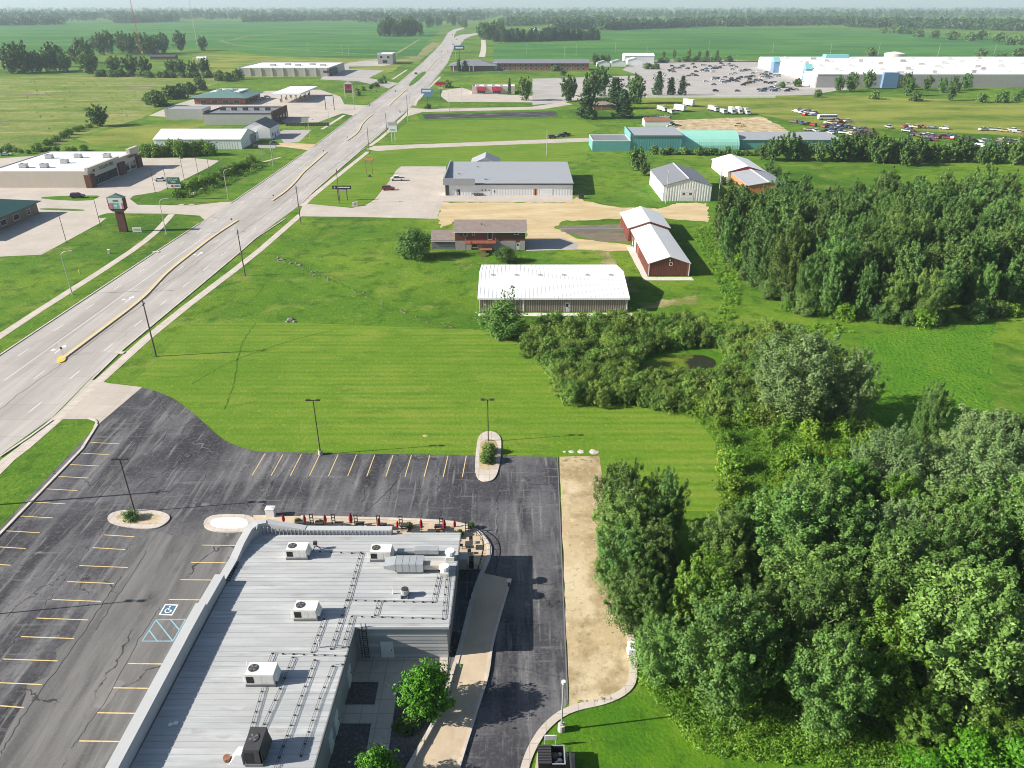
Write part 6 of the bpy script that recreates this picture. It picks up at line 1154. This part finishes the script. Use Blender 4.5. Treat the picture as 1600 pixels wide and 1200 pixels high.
def car(px, py, col, kind, rz, label, grp=None):
    x, y = G(px,py); o = tag(link('pickup_truck' if kind == 'pickup' else 'car', CARS[kind], None, (x,y,.02), rz), label, 'pickup' if kind == 'pickup' else 'car', grp); o.color = (*COLS[col],1); return o
car(122,309,'purple','suv',R(8),'dark purple car parked by the bank planting strip'); car(252,283,'white','sedan',R(4),'white car beside the green and white store sign'); car(621,282,'white','pickup',R(180),'white pickup parked on the metal shop lot'); car(607,297,'red','suv',R(5),'dark red car parked at the edge of the metal shop lot'); car(10,243,'white','sedan',R(10),'white car parked behind the cream store'); car(12,235,'black','suv',R(10),'black car parked behind the cream store'); car(650,116,'black','suv',R(80),'dark car driving along the far highway')
car(404,156,'white','sedan',R(20),'white car outside the filling station, first of three','cars at the filling station'); car(411,155,'silver','sedan',R(20),'silver car outside the filling station','cars at the filling station'); car(418,153,'white','suv',R(20),'white car outside the filling station, last of three','cars at the filling station')
for px, py in ((708,70),(707,55),(713,62),(722,68)): car(px,py,rng.choice(('grey','black','white')),'suv',R(85),'small car far along the highway bend','cars on the far highway')
def pick(): return rng.choice(('white','white','silver','silver','grey','black','black','red','blue','tan','grey'))
big = [(1050,104),(1048,112),(1053,113),(1062,107),(1066,105),(1074,108),(1086,106),(1082,101),(1098,103),(1101,102),(1105,112),(1119,108),(1124,107),(1117,105),(1130,103),(1136,102),(1142,104),(1144,109),(1150,106),(1146,103),(1138,101),(1127,100),(1104,112),(1114,113),(1080,118),(1088,119),(1117,123),(1103,128),(1115,133),(1132,122),(1128,127),(1135,128),(1142,124),(1147,127),(1157,122),(1152,128),(1166,121),(1171,124),(1175,126),(1180,126),(1166,131),(1170,127),(1152,143),(1118,143),(1046,130),(1074,134),(1156,110),(1164,110),(1172,111),(1176,115),(1185,113),(1190,117),(1196,118),(1200,120),(1190,122),(1197,122),(1184,127),(1197,130),(1203,131),(1209,130),(1187,142),(1193,143),(1200,140),(1206,142),(1210,143),(1216,141),(1205,117),(1211,118),(1216,120),(1196,114),(1236,141),(1244,141),(1229,143),(1222,133),(1216,132),(955,122),(880,124),(770,110),(778,111),(790,111),(800,110)]
for (x0,y0),(x1,y1),n in (((1045,111),(1068,103),6),((1098,113),(1140,101),9),((1115,125),(1175,108),12),((1132,130),(1200,114),13),((1160,133),(1216,119),11),((1182,144),(1245,129),11),((1075,120),(1110,104),6)):
    big += [(x0+(x1-x0)*k/(n-1)+rng.uniform(-1,1), y0+(y1-y0)*k/(n-1)+rng.uniform(-.8,.8)) for k in range(n) if rng.random() < .8]
for px, py in big:
    c = pick(); car(px, py, c, rng.choice(('sedan','suv','suv')), R(rng.choice((0,180))+rng.uniform(-6,6)), f'small {c} car parked in the big store car park', 'cars in the big store car park')
yard = [(1243,175),(1250,172),(1256,176),(1262,174),(1268,178),(1274,181),(1240,192),(1252,194),(1262,196),(1270,197),(1290,199),(1298,203),(1302,198),(1290,207),(1310,207),(1318,209),(1325,200),(1332,201),(1336,206),(1342,209),(1348,204),(1355,206),(1362,208),(1335,213),(1345,214),(1314,193),(1325,191),(1300,192),(1308,188),(1262,204),(1274,206),(1388,200),(1414,200),(1420,199),(1430,200),(1438,200),(1416,206),(1422,205),(1456,201),(1475,202),(1425,212),(1436,214),(1446,215),(1455,214),(1463,216),(1470,215),(1480,217),(1490,218),(1444,220),(1456,220),(1536,204),(1548,204),(1560,205),(1570,206),(1582,205),(1590,208),(1598,209),(1534,222),(1545,224),(1556,224),(1566,226),(1540,230),(1550,232),(1560,230),(1575,222),(1585,224),(1520,222),(1510,220)]
yard += [(1245+rng.uniform(0,30),173+rng.uniform(0,8)) for _ in range(9)]+[(1292+rng.uniform(0,28),192+rng.uniform(0,18)) for _ in range(16)]+[(1325+rng.uniform(0,38),200+rng.uniform(0,13)) for _ in range(12)]+[(1425+rng.uniform(0,70),212+rng.uniform(0,7)) for _ in range(10)]+[(1530+rng.uniform(0,40),220+rng.uniform(0,12)) for _ in range(8)]
for px, py in yard:
    c = rng.choice(('white','white','silver','grey','red','rusty','tan','blue','black')); car(px, py, c, rng.choice(('sedan','suv','pickup')), R(rng.uniform(0,360)), f'{c} scrap car dumped in the salvage yard field' if c != 'rusty' else 'rusty scrap car dumped in the salvage yard field', 'scrap cars in the salvage yard')
for px, py in ((1010,187),(1022,184),(1032,186),(1040,184),(1044,190),(1048,194),(1048,199),(1050,204),(1036,188),(1018,190)): c = rng.choice(('silver','white','grey','red')); car(px, py, c, 'sedan', R(rng.uniform(-20,20)), f'{c} car parked round the rusty-roofed shed', 'cars round the rusty-roofed shed')
car(863,216,'purple','suv',R(20),'dark red car at the end of the farm lane'); car(876,214,'blue','suv',R(200),'dark blue car at the end of the farm lane, front one'); car(883,212,'black','pickup',R(200),'black pickup at the end of the farm lane'); car(1154,197,'tan','pickup',R(150),'pale flatbed pickup standing on the dirt truck yard')
# trucks, trailers and bus of the truck yard
def truck(px, py, label, L=7, H=2.9, rz=0, cab=True, box='white', name='box_truck', cat='truck'):
    x, y = G(px,py); t = thing(name, label, cat, (x,y,0), rz, 'trucks in the dirt yard'); MB().box(-L/2,-1.2,1.0,L/2-(1.9 if cab else 0),1.2,1.0+H).build('box_body', box, t); MB().box(-L/2,-.5,.6,L/2,.5,.98).build('chassis', 'charcoal', t)
    if cab:
        c = MB().add([(L/2-1.8,-1.1,.7),(L/2+.3,-1.1,.7),(L/2+.3,1.1,.7),(L/2-1.8,1.1,.7),(L/2-1.8,-1.1,2.7),(L/2-.4,-1.1,2.7),(L/2-.4,1.1,2.7),(L/2-1.8,1.1,2.7),(L/2+.3,-1.1,1.7),(L/2+.3,1.1,1.7)], [(0,1,8,5,4),(3,7,6,9,2),(1,2,9,8),(4,5,6,7),(0,4,7,3)]).build('cab', 'white', t); MB().add([(L/2+.29,-.95,1.78),(L/2+.29,.95,1.78),(L/2-.36,.95,2.64),(L/2-.36,-.95,2.64)], [(0,1,2,3)]).build('windscreen', 'glass', c).location = (.03,0,.03)
    for u in (-L/2+1.2, L/2-.8 if cab else -L/2+2.4):
        for s in (-1,1): MB().tube((u,s*.9,.5),(u,s*1.2,.5),.5,n=12).build('wheel', 'tyre', t)
    return t
for px, py, lb, L, H, rz, cab, bx in ((1062,174,'white box trailer, darker one, parked askew',9,3.0,-60,False,'white'),(1076,166,'tall white box trailer behind the other trailer',9,3.4,-60,False,'white'),(1114,174,'long grey box truck left of three white trucks',9,2.6,-70,True,'polegrey'),(1130,178,'small white truck between the grey truck and the white trio',5.5,1.8,-80,True,'white'),(1143,178,'white box truck, west of the parked trio',7,3,-85,True,'white'),(1154,178,'white box truck, middle of the parked trio',7,3,-85,True,'white'),(1166,179,'silver tank-bodied truck, east of the parked trio',7,2.9,-85,True,'galv'),(1034,174,'grey weathered truck at the west end of the yard',8,2.4,-65,True,'polegrey'),(1048,178,'small grey truck beside the weathered truck',5.5,1.6,-75,True,'polegrey')): truck(px, py, lb, L, H, R(rz), cab, bx)
x, y = G(1292,187); t = thing('old_bus', 'long white bus parked in the salvage yard', 'bus', (x,y,0), R(4)); MB().box(-5.5,-1.25,.6,5.5,1.25,2.9).build('body', 'white', t)
for k in range(8): MB().box(-5+k*1.3,-1.29,1.7,-5+k*1.3+1.1,-1.25,2.5).build('window', 'glass', t)
for u in (-3.6,3.6):
    for s in (-1,1): MB().tube((u,s*1.0,.5),(u,s*1.28,.5),.5,n=12).build('wheel', 'tyre', t)
x, y = G(749,304); t = thing('tandem_trailer', 'dark flat tandem trailer with stacked tyres before the shop', 'trailer', (x,y-.8,0)); MB().box(-2.6,-.9,.55,1.2,.9,.7).build('deck', 'charcoal', t); MB().box(-5.2,-.06,.5,-2.6,.06,.6).build('drawbar', 'rust', t)
for u in (-1.4,-.2,.9):
    for s in (-1,1): w = MB().tube((u,s*.9,.45),(u,s*1.15,.45),.45,n=12).build('wheel', 'tyre', t); MB().tube((u,s*1.14,.45),(u,s*1.17,.45),.2,n=10).build('rim', 'rim', w)
x, y = G(908,310); t = thing('green_bin', 'dark waste bin standing at the shop corner', 'bin', (x,y,0)); MB().cbox(0,0,.1,1.8,1.2,1.2).build('body', 'charcoal', t); MB().cbox(0,0,1.3,1.9,1.3,.1).build('lid', 'black', t)
x, y = G(316,94); tag(MB().box(-6,-3,0,6,3,2.6).add([(-6,-3,2.6),(6,-3,2.6),(6,0,4),(-6,0,4),(-6,3,2.6),(6,3,2.6)], [(0,1,2,3),(3,2,5,4),(0,3,4),(1,5,2)]).build('field_shelter', 'white'), 'small white shelter in the field beyond the meadow', 'shelter').location = (x,y,0)
x, y = G(225,84); bld('farmhouse', 'pale farmhouse half hidden among the farmstead trees', x, y, 16, 12, 6, 'tan', 'slateroof', 'gable', 3, 'x', .4, cat='house'); x, y = G(235,93); bld('farm_shed', 'low dark farm shed in front of the farmstead', x, y, 30, 10, 3.2, 'siding_brown', 'darkroof', 'gable', 1.6, 'x', .4, cat='shed')
# store lot retaining fence
x, y = G(1010,152.5); t = thing('lot_wall', 'long low white wall along the store car park edge', 'wall', (x,y,0))
for k in range(24): MB().box(k*3.9,0,0,k*3.9+3.7,.4,1.4).build('wall_panel', 'whitewall', t)
for px, y0, lb in ((208,0,'thin guyed radio mast nearer the farmstead'),(298,0,'thin guyed radio mast beyond the lone trees')):
    x, y = G(222 if px == 208 else 309, 88 if px == 208 else 76); t = thing('radio_mast', lb, 'radio mast', (x,y,0), 0, 'radio masts'); m_ = MB()
    for k in range(3): m_.tube((.5*math.cos(k*2.1),.5*math.sin(k*2.1),0),(.5*math.cos(k*2.1),.5*math.sin(k*2.1),110),.09,n=4)
    for k in range(55): m_.tube((.5,0,k*2),(.5*math.cos(2.1),.5*math.sin(2.1),k*2+2),.05,n=3); m_.tube((.5*math.cos(4.2),.5*math.sin(4.2),k*2),(.5,0,k*2+2),.05,n=3)
    m_.build('lattice', 'signred' if px == 208 else 'polegrey', t)
# ---------------------------------------------------------------- hazy air
hz = bpy.data.materials.new('haze'); hz.use_nodes = True; MAT['haze'] = hz; nt = hz.node_tree; nt.nodes.remove(nt.nodes['Principled BSDF'])
pv = nt.nodes.new('ShaderNodeVolumePrincipled'); pv.inputs['Color'].default_value = (.64,.76,.93,1); pv.inputs['Density'].default_value = HAZE; pv.inputs['Anisotropy'].default_value = 0.1
nt.links.new(pv.outputs[0], nt.nodes['Material Output'].inputs['Volume'])
o = MB().box(-14500,-400,-1.2,14500,14500,122).build('haze', 'haze'); o['kind'] = 'stuff'; tag(o, 'pale hazy summer air over the whole landscape', 'haze')
